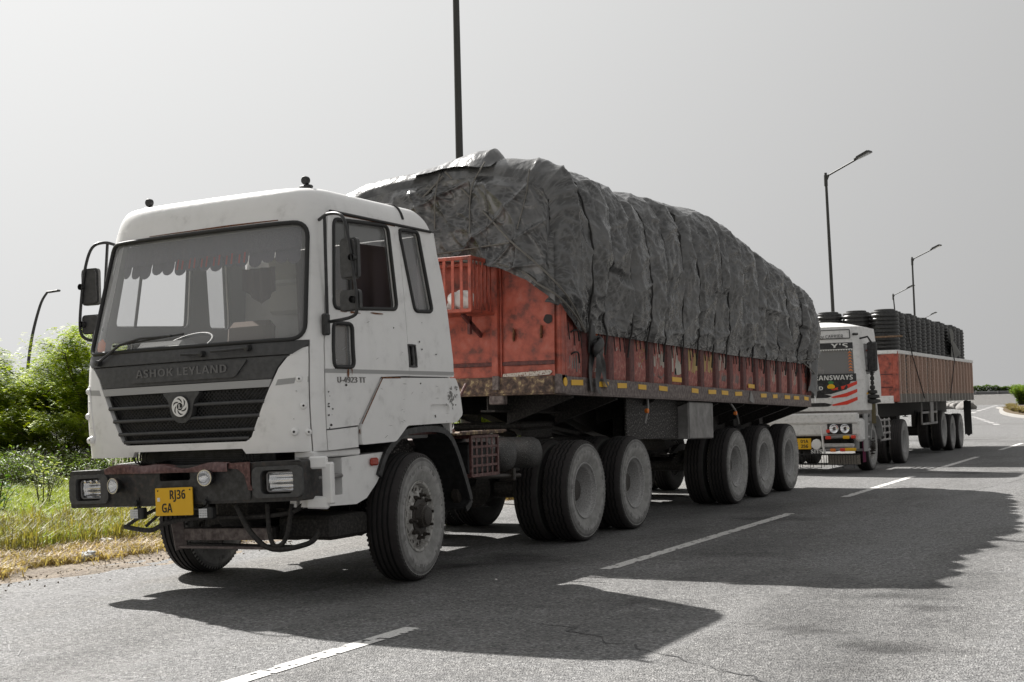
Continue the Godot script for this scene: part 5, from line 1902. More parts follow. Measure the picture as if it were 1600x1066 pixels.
func make_load() -> void:
	var rn := RandomNumberGenerator.new()
	rn.seed = 21
	var zs := [-3.2, -3.62, -4.25, -4.8, -5.35, -5.95, -6.5, -7.1, -7.65, -8.25, -8.85, -9.4, -10.0, -10.55, -11.15, -11.7]
	for z in zs:
		rope_at.append([z, rn.randf_range(-.35, .35)])
	var b := MB.new()
	b.grid(func(u: float, v: float) -> Vector3: return tarp(-2.45 - 9.95 * u, 1.0 - 1.22 * v if v < .82 else lerpf(-.0004, -1.0, (v - .82) / .18)), 520, 230, func(u: float, v: float) -> Color: return tarp_wear_glints(-2.45 - 9.95 * u, 1.0 - 1.22 * v))
	var L := thing("tarpaulin_load", "tall bulging load under a creased black tarpaulin on the red trailer", "tarpaulin")
	part(L, "tarpaulin", b, M.tarp)
	for e in [[-2.45, 1.0], [-12.4, -1.0]]:
		b = MB.new()
		b.grid(func(u: float, v: float) -> Vector3: return cap(lerpf(1.0, -1.0, u), v, e[0], e[1]), 220, 130, func(u: float, v: float) -> Color: return tarp_wear_glints(u * 2.6 + 30.0, v * .45))
		part(L, "end_fold", b, M.tarp)
	# a stiff flap folded up on the front crest
	b = MB.new()
	b.grid(func(u: float, v: float) -> Vector3:
		var x := lerpf(.6, -.35, u)
		var up := .15 * pow(1.0 - u, 1.6) * sm(0.0, .08, u)
		return Vector3(x + .04 * v, tarp(-2.6, x / 1.3 * .5).y - .06 + (up + .09) * sin(v * PI * .62), -2.42 - .3 * v + .03 * sin(u * 9.0)), 24, 10)
	part(L, "raised_flap", b, M.tarp)
	for r in rope_at:
		b = MB.new()
		var pts := []
		for k in 81:
			var t := lerpf(1.0, -1.0, k / 80.0)
			pts.append(tarp(r[0] + r[1] * (1.0 - absf(t)) + .02 * sin(r[0] * 9.0 + t * 3.6 * 1.7), t, .018))
		pts.insert(0, Vector3(1.262, pts[0].y - .2, r[0] - .02))
		b.tube(pts, .0105, 6)
		tag(part(self, "lashing_rope", b, M.rope_dark), "dark rope drawn tight over the black tarpaulin down to the trailer rail", "rope", "ropes over the tarpaulin")
	var diag := [
		["pale rope running slantwise from the crest of the tarpaulin down to the rag strap", [.07, 3.76, .3, 3.52, .6, 3.24, .89, 2.97, 1.12, 2.75], [Vector3(1.32, 2.52, -2.42), Vector3(1.34, 2.34, -2.7), Vector3(1.3, 2.12, -3.05)], .011],
		["pale rope stretched level along the tarpaulin above the red basket", [-.6, 2.9, 0.0, 2.93, .45, 2.95, .87, 2.96], [], .009],
		["pale rope sagging along the lower hem from the basket to the rag strap", [.0, 2.86, .55, 2.8, .8, 2.74, 1.0, 2.66, 1.15, 2.54], [Vector3(1.31, 2.42, -2.42), Vector3(1.33, 2.26, -2.75), Vector3(1.29, 2.1, -3.08)], .011],
		["pale cord hanging down the front fold of the tarpaulin", [.02, 3.74, .0, 3.5, -.05, 3.2, -.04, 3.0], [], .007],
		["dark rope slanting from the crest knot towards the white cab roof", [.05, 3.72, -.15, 3.55, -.45, 3.32], [], .01],
		["pale cord beside the raised flap of the tarpaulin", [.56, 3.8, .42, 3.6, .37, 3.4, .4, 3.1], [], .007],
		["pale cord down the front corner of the tarpaulin", [1.05, 3.68, .98, 3.4, .92, 3.1], [], .007],
	]
	for q in diag:
		b = MB.new()
		var pts := []
		for k in range(0, q[1].size(), 2):
			pts.append(Vector3(q[1][k], q[1][k + 1], -2.45 + cap_relief(q[1][k], q[1][k + 1]) + .035))
		pts.append_array(q[2])
		b.tube(curve(pts, 5), q[3], 6)
		tag(part(self, "lashing_rope", b, M.rope), q[0], "rope")
	b = MB.new()
	b.tube(curve(v3([1.3, 1.98, -11.2, 1.33, 2.0, -11.9, 1.2, 2.0, -12.6]), 5), .01, 6)
	tag(part(self, "lashing_rope", b, M.rope), "pale rope drawn level round the rear corner of the tarpaulin", "rope")
	b = MB.new()
	b.tube(curve(v3([1.3, 1.95, -11.5, 1.3, 1.82, -12.1, 1.2, 1.72, -12.6]), 5), .01, 6)
	tag(part(self, "lashing_rope", b, M.rope), "pale rope slanting down at the rear corner of the tarpaulin", "rope")
	b = MB.new()
	b.grid(func(u: float, v: float) -> Vector3:
		var z := lerpf(-11.85, -12.5, u)
		return Vector3(1.27 + .04 * sin(u * 9.0 + v * 4.0), lerpf(2.02, 1.42 + .1 * sin(u * 8.0), v), z - .03 * v), 16, 14)
	tag(part(self, "hanging_tarpaulin", b, M.tarp), "loose black tarpaulin corner hanging at the trailer's rear end", "tarpaulin")

func make_second_lorry() -> void:
	var T := thing("tractor_unit", "white high-roofed tractor lorry with red slash stripes and lettered black windscreen bands", "lorry")
	var X := Transform3D(Basis.from_scale(Vector3(1.12, 1, 1)), Vector3(0, 0, -16.9))
	T.position.x = .08
	var W := Transform3D(Basis(), Vector3(0, 0, -16.9))
	var cf := cab
	var white2 := grime([g3(.55, .545, .53), g3(.7, .695, .68), g3(.76, .75, .74)], [0.1, 0.4, 0.9], 0.02, 1.0, 0.4, 0, .05, 71)
	var stripe := mat(g3(.72, .05, .025), .45)
	var b := MB.new(X)
	var ws := soft(vs([-1.0, 1.79, 1.0, 1.79, 1.0, 2.4, -1.0, 2.4]), .05)
	b.patch(cf, pv([-1.2, 1.72, 1.2, 1.72, 1.2, 2.72, -1.2, 2.72]), [ws], .1, 0, .03)
	part(T, "cab_front", b, white2)
	b = MB.new(X)
	b.patch(cf, soft(vs([-1.02, 1.77, 1.02, 1.77, 1.02, 2.42, -1.02, 2.42]), .05), [], .1, -.02, 0)
	var g := part(T, "windscreen", b, M.dusty_glass)
	b = MB.new(X)
	b.patch(cf, pv([-1.0, 2.3, 1.0, 2.3, 1.0, 2.42, -1.0, 2.42]), [], .1, .006, .006)
	part(g, "visor_band", b, M.black)
	b = MB.new(X)
	for k in 46:
		var u := -1.0 + k * 2.0 / 46
		b.patch(cf, pv([u, 2.305, u + .04, 2.305, u + .022, 2.265]), [], .1, .004, 0)
	b.patch(cf, pv([-1.0, 2.29, 1.0, 2.29, 1.0, 2.305, -1.0, 2.305]), [], .1, .005, 0)
	part(g, "scalloped_trim", b, M.pale, "stuff")
	b = MB.new(X)
	b.patch(cf, pv([-1.05, 1.7, 1.02, 1.7, 1.02, 1.84, -1.05, 1.84]), [], .1, .008, .01)
	part(g, "name_band", b, M.black)
	b = MB.new(X)
	b.patch(cf, pv([-.9, 1.58, -.6, 1.47, .6, 1.47, .86, 1.55, .93, 1.7, -.95, 1.7]), [], .1, .006, .01)
	part(T, "black_panel", b, M.black)
	b = MB.new(X)
	b.patch(cf, pv([-1.2, 1.16, 1.2, 1.16, 1.2, 1.715, -1.2, 1.715]), [], .1, 0, .03)
	part(T, "front_panel", b, white2)
	for y in [1.4, 1.24]:
		b = MB.new(X)
		b.patch(cf, soft(vs([-.5, y, .55, y, .62, y + .035, .5, y + .07, -.45, y + .07]), .02), [], .1, .004, .006)
		part(T, "grille_slot", b, M.black)
	for k in 3:
		b = MB.new(X)
		var y := 1.25 + k * .145
		b.patch(cf, pv([.64, y, .86, y + .02, 1.03, y + .1, 1.03, y + .16, .84, y + .085, .6, y + .02]), [], .1, .006, .004)
		part(T, "red_slash", b, stripe)
	b = MB.new(X)
	b.patch(cf, rr(.18, 2.5, .96, 2.66, .01), [], .1, .012, .012)
	var sg := part(T, "sign_board", b, white2)
	b = MB.new(X)
	b.tube(loop3(cf, rr(.18, 2.5, .96, 2.66, .01), .014), .008, 5, -1.0, true)
	part(sg, "sign_frame", b, M.black)
	var face := func(x: float, y: float, o: float) -> Transform3D:
		var p := X * cab(Vector2(x, y), o)
		var n := (X * cab(Vector2(x, y), o + .1) - p).normalized()
		var r := Vector3.UP.cross(n).normalized()
		return Transform3D(Basis(r, n.cross(r), n), p)
	txt(sg, "by CARRIER", .062, M.plastic, face.call(.64, 2.54, .016), .004, "lettering", "Droid Sans", false)
	txt(g, "Y'S", .085, M.sign_text, face.call(.78, 2.36, .008), .004, "lettering", "Droid Sans", true, 2.0)
	txt(g, "TRANSWAYS", .085, M.sign_text, face.call(.62, 1.77, .012), .004, "lettering", "Droid Sans", true, 1.15)
	txt(T, "ND", .07, M.sign_text, face.call(.4, 1.58, .012), .004, "lettering", "Droid Sans", true, 1.3)
	b = MB.new(X)
	b.patch(cf, soft(vs([.56, 1.57, .66, 1.57, .68, 1.61, .64, 1.655, .58, 1.655, .54, 1.61]), .03), [], .1, .012, .003)
	part(T, "fruit_sticker", b, M.yellow)
	b = MB.new(X)
	b.patch(cf, pv([.58, 1.65, .64, 1.65, .66, 1.69, .61, 1.72, .56, 1.69]), [], .1, .012, .003)
	part(T, "fruit_sticker_leaf", b, mat(g3(.05, .2, .06), .6))
	b = MB.new(X)
	for k in 7:
		b.patch(cf, pv([.9, 1.88 + k * .055, .94, 1.9 + k * .055, .98, 1.88 + k * .055, .94, 1.93 + k * .055]), [], .1, .006, 0)
	part(g, "orange_lettering", b, M.orange, "stuff")
	# sides
	for s in [-1, 1]:
		var win := mir(soft(vs([1.36, 1.82, 2.2, 1.86, 2.2, 2.42, 1.34, 2.4]), .05), s)
		b = MB.new(X)
		b.patch(cf, mir(pv([1.2, 1.16, 1.75, 1.16, 1.95, 1.4, 2.6, 1.42, 2.6, 2.72, 1.2, 2.72]), s), [win], .1, 0, .03)
		var d := part(T, "door", b, white2)
		b = MB.new(X)
		b.patch(cf, win, [], .1, -.01, 0)
		part(d, "side_window", b, M.black)
		for y in [1.98, 2.12, 2.26]:
			b = MB.new(X)
			b.patch(cf, mir(pv([1.62, y, 2.3, y + .02, 2.3, y + .05, 1.62, y + .03]), s), [], .1, .02, .02)
			part(d, "wind_deflector", b, stripe if y != 2.12 else white2)
		b = MB.new(X)
		b.patch(cf, mir(pv([1.3, 1.45, 1.62, 1.47, 1.62, 1.5, 1.3, 1.48]), s), [], .1, .006, .004)
		part(d, "yellow_reflector", b, M.yellow)
		b = MB.new(W)
		b.box(Vector3(1.36 * s, 2.15, .98), Vector3(.18, .55, .09), .03)
		b.tube(v3([1.1 * s, 2.48, 1.05, 1.3 * s, 2.52, 1.05, 1.36 * s, 2.4, 1.0]), .02, 6)
		b.tube(v3([1.15 * s, 1.9, 1.05, 1.36 * s, 1.88, 1.0]), .02, 6)
		part(T, "mirror", b, M.black)
		b = MB.new(W)
		for k in 7:
			var r: float = [.035, .04, .035, .05, .09, .13, .15][k]
			b.lathe([Vector2(-.05, .01), Vector2(-.02, r), Vector2(.03, r * .9), Vector2(.05, .01)], 9, Transform3D(Basis(Vector3.UP, Vector3.RIGHT, Vector3.BACK), Vector3(1.33 * s, 1.83 - k * .085, .92)))
		part(T, "black_tassel", b, M.rope_dark)
		b = MB.new(W)
		b.grid(func(u: float, v: float) -> Vector3: return Vector3((1.27 + .03 * sin(u * 12.0)) * s, lerpf(1.5, .9, v), .62 + (u - .5) * (.08 + .1 * v)), 8, 8)
		part(T, "hanging_cloth", b, mat(g3(.12, .1, .05), .9))
		b = MB.new(W)
		b.grid(func(u: float, v: float) -> Vector3: return Vector3((1.16 + .02 * sin(u * 10.0)) * s, lerpf(.95, .2, v), 1.16 - u * .16 * (.5 + v)), 8, 8)
		part(T, "hanging_cloth", b, mat(g3(.14, .02, .06), .9))
		b = MB.new(W)
		var arch := []
		for k in 9:
			var a := lerpf(.25, PI - .3, k / 8.0)
			arch.append(Vector2(.58 * cos(a) + .1, .46 + .6 * sin(a)))
		for k in 8:
			b.bar(Vector3(1.05 * s, arch[k].y, arch[k].x), Vector3(1.05 * s, arch[k + 1].y, arch[k + 1].x), .34, .03)
		part(T, "wheel_arch", b, M.band)
		b = MB.new(W)
		for y in [.42, .66, .9]:
			b.box(Vector3(1.1 * s, y, .92), Vector3(.24, .035, .34), .008)
		b.box(Vector3(1.0 * s, .7, .92), Vector3(.03, .6, .36), .01)
		b.bar(Vector3(1.22 * s, 1.1, 1.12), Vector3(1.2 * s, .4, 1.1), .1, .04, .01)
		part(T, "cab_steps", b, M.band)
		wheel(T, Vector3(1.0 * s, .465, -16.8), "front", s, 0, .3, .91)
		wheel(T, Vector3(1.08 * s, .465, -19.6), "outer", s, 0, .8, .91)
		wheel(T, Vector3(.76 * s, .465, -19.6), "inner", s, 0, 0, .91)
		b = MB.new(W)
		for y in [.55, .68, .81, .94]:
			b.box(Vector3(1.14 * s, y, -1.05), Vector3(.02, .035, .95), .004)
		for z in [-.6, -1.05, -1.5]:
			b.box(Vector3(1.13 * s, .75, z), Vector3(.02, .45, .035), .004)
		part(T, "side_guard", b, M.steel)
		b = MB.new(W)
		b.box(Vector3(.95 * s, .78, -.55), Vector3(.3, .5, .55), .05)
		b.box(Vector3(1.0 * s, .75, .1), Vector3(.25, .65, .5), .03)
		part(T, "fuel_tank", b, M.black)
	var lp := []
	for i in 61:
		lp.append(cab(Vector2(lerpf(-2.6, 2.6, i / 60.0), 2.72), 0.0))
	b = MB.new(X)
	b.grid(func(u: float, v: float) -> Vector3:
		var p: Vector3 = lp[int(round(u * 60.0))]
		var t := 1.0 - pow(v, 1.3)
		return Vector3(p.x * t, 2.715 + .13 * (1.0 - pow(t, 3.0)), .4 + (p.z - .4) * t), 60, 12)
	b.extrude(pv([-1.05, 1.0, 1.05, 1.0, 1.0, 2.72, -1.0, 2.72]), 2, -.22, -.18)
	part(T, "roof", b, white2)
	b = MB.new(X)
	for x in [.7, 1.03]:
		b.box(Vector3(x * .96, 2.57 if x > .9 else 2.6, 1.2), Vector3(.1, .05, .04), .015)
	part(T, "roof_lamp", b, M.black, "stuff")
	b = MB.new(W)
	b.box(Vector3(0, 2.0, .4), Vector3(1.9, .8, .1), .05)
	b.box(Vector3(0, 1.6, 1.0), Vector3(1.9, .3, .4), .05)
	b.box(Vector3(.1, 1.9, 1.0), Vector3(.7, .25, .3), .1)
	part(T, "cabin_inside", b, M.seat_cloth)
	# bumper, lamps, guards
	b = MB.new(W)
	b.box(Vector3(0, 1.02, 1.38), Vector3(2.3, .2, .2), .03)
	b.box(Vector3(0, .82, 1.36), Vector3(2.3, .24, .18), .03)
	b.box(Vector3(0, .52, 1.34), Vector3(2.1, .08, .1), .02)
	b.box(Vector3(1.16, .8, 1.3), Vector3(.12, .42, .3), .04)
	b.box(Vector3(-1.16, .8, 1.3), Vector3(.12, .42, .3), .04)
	var bp := part(T, "bumper", b, white2)
	for s in [-1, 1]:
		b = MB.new(W)
		b.box(Vector3(.82 * s, .83, 1.45), Vector3(.46, .2, .03), .03)
		var hp := part(bp, "headlamp_panel", b, M.black)
		for x in [.72, .92]:
			b = MB.new(W)
			b.lathe(vs([0, .085, .02, .085, .025, .078, .005, .05, .0, 0]), 20, Transform3D(Basis(Vector3.BACK, Vector3.UP, Vector3.LEFT), Vector3(x * s, .83, 1.465)))
			b.lathe(vs([.0, .03, .02, .025, .022, 0]), 12, Transform3D(Basis(Vector3.BACK, Vector3.UP, Vector3.LEFT), Vector3(x * s, .83, 1.465)))
			part(hp, "headlamp", b, M.chrome)
	b = MB.new(W)
	for q in [[.86, .67, .4], [.78, .44, .6]]:
		b.tube(v3([q[0] - q[2] * .5 - .1, q[1], 1.5, q[0] + q[2] * .5, q[1] + .02, 1.5]), .025, 8)
	var rod := part(bp, "guard_bar", b, M.steel)
	for q in [[.62, .67, .1, 1], [.95, .675, .12, 0], [1.08, .68, .08, 1], [.7, .44, .1, 2], [.88, .445, .1, 1], [1.02, .45, .2, 0], [.62, .79, .06, 1]]:
		b = MB.new(W)
		b.box(Vector3(q[0], q[1], 1.52), Vector3(q[2], .06, .05), .01)
		part(rod, "bar_wrap", b, [M.yellow, stripe, M.orange][q[3]])
	b = MB.new(W)
	b.box(Vector3(.16, .56, 1.5), Vector3(.27, .2, .015), .004)
	var pl := part(bp, "number_plate", b, M.yellow)
	txt(pl, "01A", .06, M.ink, W * Transform3D(Basis(), Vector3(.17, .605, 1.509)), .002, "plate_lettering")
	txt(pl, "256", .06, M.ink, W * Transform3D(Basis(), Vector3(.17, .515, 1.509)), .002, "plate_lettering")
	b = MB.new(W)
	b.bar(Vector3(.5, .9, 1.54), Vector3(.54, .38, 1.54), .08, .02)
	b.lathe(vs([0, .1, .04, .09, .05, 0]), 10, Transform3D(Basis(Vector3.BACK, Vector3.UP, Vector3.LEFT), Vector3(.4, .55, 1.52)))
	part(bp, "lettered_bar", b, M.pale)
	txt(bp, "SITSR", .07, M.sign_text, W * Transform3D(Basis(), Vector3(.44, .42, 1.56)), .004, "lettering", "Droid Serif")
	b = MB.new(W)
	b.box(Vector3(.1, .36, 1.42), Vector3(2.1, .03, .02), .004)
	for k in 42:
		b.tube(v3([-.95 + k * .05, .36, 1.43, -.95 + k * .05 + .004 * (k % 3), .1 + .03 * (k % 4), 1.43]), .005, 4)
	part(bp, "chain_fringe", b, M.ink, "stuff")
	b = MB.new(W)
	b.box(Vector3(.8, .25, 1.1), Vector3(.6, .18, .02), .004)
	part(bp, "patterned_flap", b, grime([g3(.1, .09, .08), g3(.55, .5, .42)], [.45, .55], .12, .4, .9))
	b = MB.new(W)
	b.box(Vector3(0, .7, -1.2), Vector3(.9, .3, 4.6), .03)
	b.tube(v3([-.9, .46, .1, .9, .46, .1]), .07, 8)
	b.tube(v3([-.9, .46, -2.7, .9, .46, -2.7]), .09, 8)
	b.box(Vector3(0, .75, .6), Vector3(1.5, .7, 1.2), .1)
	part(T, "chassis_frame", b, M.chassis)
	# ---- trailer
	var R := thing("cargo_trailer", "red trailer with close pale-edged ribs and a white top rail, carrying black tanks", "trailer")
	b = MB.new()
	b.box(Vector3(0, 1.38, -24.6), Vector3(2.4, .1, 10.5), .01)
	for s in [-1, 1]:
		b.box(Vector3(.45 * s, 1.15, -24.6), Vector3(.15, .4, 10.5), .01)
	part(R, "floor", b, M.chassis)
	var ribm := MB.new()
	ribm.extrude(pv([1.2, -.055, 1.275, -.04, 1.275, .04, 1.2, .055]), 1, 1.45, 2.3)
	var ribc := grime([g3(.25, .13, .1), g3(.52, .36, .28), g3(.62, .5, .42)], [.15, .5, .9], .03, .5, .6, 0, .1, 73)
	var rib := ribm.mesh(ribc)
	var footm := MB.new()
	footm.extrude(pv([1.2, -.058, 1.279, -.043, 1.279, .043, 1.2, .058]), 1, 1.27, 1.46)
	var foot := footm.mesh(grime([g3(.2, .19, .17), g3(.42, .41, .38)], [.2, .8], .04, .4, .7))
	for s in [-1, 1]:
		b = MB.new()
		b.box(Vector3(1.19 * s, 1.79, -24.6), Vector3(.03, 1.04, 10.55), .005)
		part(R, "side_sheet", b, M.red_post)
		b = MB.new()
		b.box(Vector3(1.24 * s, 2.335, -24.6), Vector3(.08, .08, 10.6), .01)
		part(R, "top_rail", b, white2)
		for k in 21:
			var t := Transform3D(Basis.from_scale(Vector3(s, 1, 1)), Vector3(0, 0, -19.45 - k * .515))
			place(R, "rib_post", rib, t)
			place(R, "rib_foot", foot, t)
	b = MB.new()
	b.box(Vector3(0, 1.82, -19.32), Vector3(2.3, .98, .03), .005)
	var hb := part(R, "headboard", b, M.red)
	b = MB.new()
	for y in [1.6, 1.87]:
		b.box(Vector3(0, y, -19.3), Vector3(2.3, .02, .02), .004)
	part(hb, "weld_seam", b, M.red_post, "stuff")
	b = MB.new()
	b.box(Vector3(1.2, 1.82, -19.32), Vector3(.12, 1.06, .1), .01)
	b.box(Vector3(-1.2, 1.82, -19.32), Vector3(.12, 1.06, .1), .01)
	part(hb, "corner_post", b, M.red)
	b = MB.new()
	b.box(Vector3(0, 2.335, -19.3), Vector3(2.5, .08, .08), .01)
	b.box(Vector3(0, 1.34, -19.3), Vector3(2.3, .16, .06), .01)
	part(hb, "front_rail", b, white2)
	b = MB.new()
	for z in [-22.4, -23.4, -24.4]:
		b.box(Vector3(1.15, 1.0, z), Vector3(.03, .5, .04), .004)
	for y in [.76, 1.02]:
		b.box(Vector3(1.16, y, -23.4), Vector3(.025, .05, 2.0), .004)
	b.box(Vector3(1.19, 1.02, -23.5), Vector3(.03, .48, .4), .01)
	part(R, "side_guard", b, M.steel)
	for k in 3:
		var z := -25.2 - k * 1.35
		var y := .58 if k == 0 else .465
		for s in [-1, 1]:
			wheel(R, Vector3(1.06 * s, y, z), "outer", s, 0, k * .9, .91)
			wheel(R, Vector3(.74 * s, y, z), "inner", s, 0, 0, .91)
		b = MB.new()
		b.tube(v3([-.9, y, z, .9, y, z]), .08, 8)
		b.box(Vector3(.5, .85, z), Vector3(.12, .4, .5), .02)
		b.box(Vector3(-.5, .85, z), Vector3(.12, .4, .5), .02)
		part(R, "axle", b, M.chassis)
	b = MB.new()
	b.grid(func(u: float, v: float) -> Vector3: return Vector3(1.0 + .2 * u, lerpf(1.25, .3, v) + .03 * sin(u * 9.0) * v, -29.75 + .03 * sin(v * 5.0)), 6, 10)
	part(R, "mudflap", b, M.rubber)
	# ---- black ribbed tanks standing in the trailer
	var tk := MB.new()
	var pr := [Vector2(0.0, 0.0), Vector2(0.0, .24), Vector2(.03, .278)]
	var nr := 20
	for i in nr:
		var x := .06 + i * .084
		pr.append_array([Vector2(x, .278), Vector2(x + .018, .297), Vector2(x + .056, .297), Vector2(x + .074, .28)])
	pr.append_array([Vector2(1.76, .285), Vector2(1.79, .27), Vector2(1.8, .15)])
	pr.reverse()
	for i in pr.size():
		pr[i] = Vector2(-pr[i].x, pr[i].y)
	tk.lathe(pr, 28, Transform3D(Basis(Vector3.DOWN, Vector3.RIGHT, Vector3.BACK), Vector3.ZERO))
	var tankm := grime([g3(.012, .012, .012), g3(.03, .03, .03), g3(.06, .06, .058)], [.2, .55, .95], .02, .6, .42, 0, .1, 75)
	var tmesh := tk.mesh(tankm)
	var lid := MB.new()
	lid.lathe(vs([-1.83, 0, -1.83, .2, -1.82, .215, -1.795, .215]), 20, Transform3D(Basis(Vector3.DOWN, Vector3.RIGHT, Vector3.BACK), Vector3.ZERO))
	var lmesh := lid.mesh(tankm)
	var first: Node3D = null
	for i in 15:
		for j in 4:
			if i > 0 and j < 2:
				continue
			var lab := "black ribbed plastic tank in the outer row along the red trailer's side"
			if i == 0:
				lab = ["black ribbed plastic tank in the front row farthest from the ribbed trailer side", "black ribbed plastic tank in the front row above the white cab roof", "black ribbed plastic tank in the front row beside the corner tank", "black ribbed plastic tank at the front corner above the red headboard"][j]
			elif j == 2:
				lab = "black ribbed plastic tank in the second row, half hidden behind the outer row"
			if first == null:
				first = thing("water_tank", lab, "tank", Vector3.ZERO, "black tanks in the red trailer")
				place(first, "tank_body", tmesh)
				place(first, "tank_lid", lmesh)
			else:
				var o: Node3D = first.duplicate()
				o.name = numbered("water_tank")
				add_child(o)
				o.set_meta("label", lab)
			get_child(get_child_count() - 1).position = Vector3(-.87 + j * .6, 1.432 - .02 * (i % 3), -19.75 - i * .64)
	b = MB.new()
	b.grid(func(u: float, v: float) -> Vector3:
		var z := lerpf(-26.0, -27.5, u)
		return Vector3(1.27 + .05 * sin(u * 7.0 + v * 3.0), lerpf(3.1 - .5 * u, 2.4, v) + .05 * sin(u * 11.0), z + .1 * sin(v * 4.0)), 16, 12)
	tag(part(self, "grey_sheet", b, mat(g3(.14, .14, .13), .8)), "grey cloth sheet hanging over the black tanks", "sheet")
	b = MB.new()
	b.box(Vector3(.75, 2.66, -19.36), Vector3(1.2, .035, .12), .004)
	tag(part(self, "wooden_plank", b, M.wood), "brown plank lying across the front of the black tanks", "plank")
	for q in [[-20.6, -22.0, "first"], [-26.4, -25.6, "second"]]:
		b = MB.new()
		b.tube(v3([1.2, 3.15, q[0], 1.3, 2.3, q[0] - .1, 1.3, 1.35, q[1]]), .012, 5)
		tag(part(self, "tie_rope", b, M.rope_dark), "dark rope over the ribbed trailer side near " + ("its front corner" if q[2] == "first" else "the grey sheet"), "rope")

func make_lamps() -> void:
	# row of steel lamp columns along the verge, arms over the road
	var spots := [[Vector3(-2.9, 0, -8.12), 9.0, "tall dark steel lamp column standing behind the tarpaulin load", 0.0], [Vector3(-3.98, 0, -36.07), 9.0, "steel lamp column with single arm rising beyond the lettered lorry's cab", .016], [Vector3(-6.67, 0, -66.1), 9.0, "steel lamp column with single arm rising beyond the ribbed trailer's middle", 0.006], [Vector3(-12.2, 0, -91.6), 9.0, "slightly leaning small lamp column beyond the black tanks", .06], [Vector3(-15.9, 0, -120.3), 8.7, "faint farthest lamp column, only its arm showing above the tanks", .0]]
	for q in spots:
		var L := thing("street_lamp", q[2], "street lamp", q[0], "street lamps along the verge")
		var h: float = q[1]
		var lean: float = q[3]
		var b := MB.new()
		b.tube(v3([0, 0, 0, -lean * h * .45, h * .5, 0, -lean * h, h + .1, 0]), .075, 12, .045)
		b.box(Vector3(0, .03, 0), Vector3(.34, .06, .34), .01)
		part(L, "pole", b, M.pole)
		var top := Vector3(-lean * h, h, 0)
		b = MB.new()
		b.tube([top + Vector3(0, -.04, 0), top + Vector3(1.1, .4, .25)], .03, 8)
		b.tube([top + Vector3(0, -.25, 0), top + Vector3(.14, .04, .03)], .02, 6)
		b.tube([top + Vector3(0, -.35, 0), top + Vector3(0, .02, 0)], .062, 10)
		part(L, "arm", b, M.pole)
		var d := Vector3(1.1, .4, .25).normalized()
		var side := d.cross(Vector3.UP).normalized()
		var up := side.cross(d)
		b = MB.new(Transform3D(Basis(d, up, side), top + Vector3(1.05, .38, .24)))
		b.extrude(pv([0, -.05, .12, -.09, .62, -.14, .62, .14, .12, .09, 0, .05]), 1, .0, .05)
		b.extrude(pv([0.1, -.05, .55, -.1, .55, .1, .1, .05]), 1, .05, .09)
		var head := part(L, "lamp_head", b, M.pole)
		b = MB.new(Transform3D(Basis(d, up, side), top + Vector3(1.05, .38, .24)))
		b.extrude(pv([.16, -.07, .58, -.11, .58, .11, .16, .07]), 1, -.03, -.001)
		part(head, "lamp_glass", b, M.glass)
	var C := thing("street_lamp", "curved lamp pole rising over the green thorn bushes", "street lamp", Vector3(-56.2, 0, -49.6))
	var b := MB.new()
	b.tube(curve(v3([0, 0, 0, .1, 3.0, 0, .45, 6.0, -.1, 1.0, 8.2, -.3, 1.5, 9.0, -.4]), 6), .12, 8, .07)
	part(C, "pole", b, M.pole)
	b = MB.new()
	b.box(Vector3(1.95, 9.03, -.45), Vector3(.95, .12, .3), .04, Basis(Vector3.BACK, .05))
	part(C, "lamp_head", b, M.pole)

func leaf_mat(c: Color, back: float) -> StandardMaterial3D:
	var m := mat(Color.WHITE, .6)
	m.vertex_color_use_as_albedo = true
	m.backlight_enabled = true
	m.backlight = Color(back, back, back * .6)
	return m

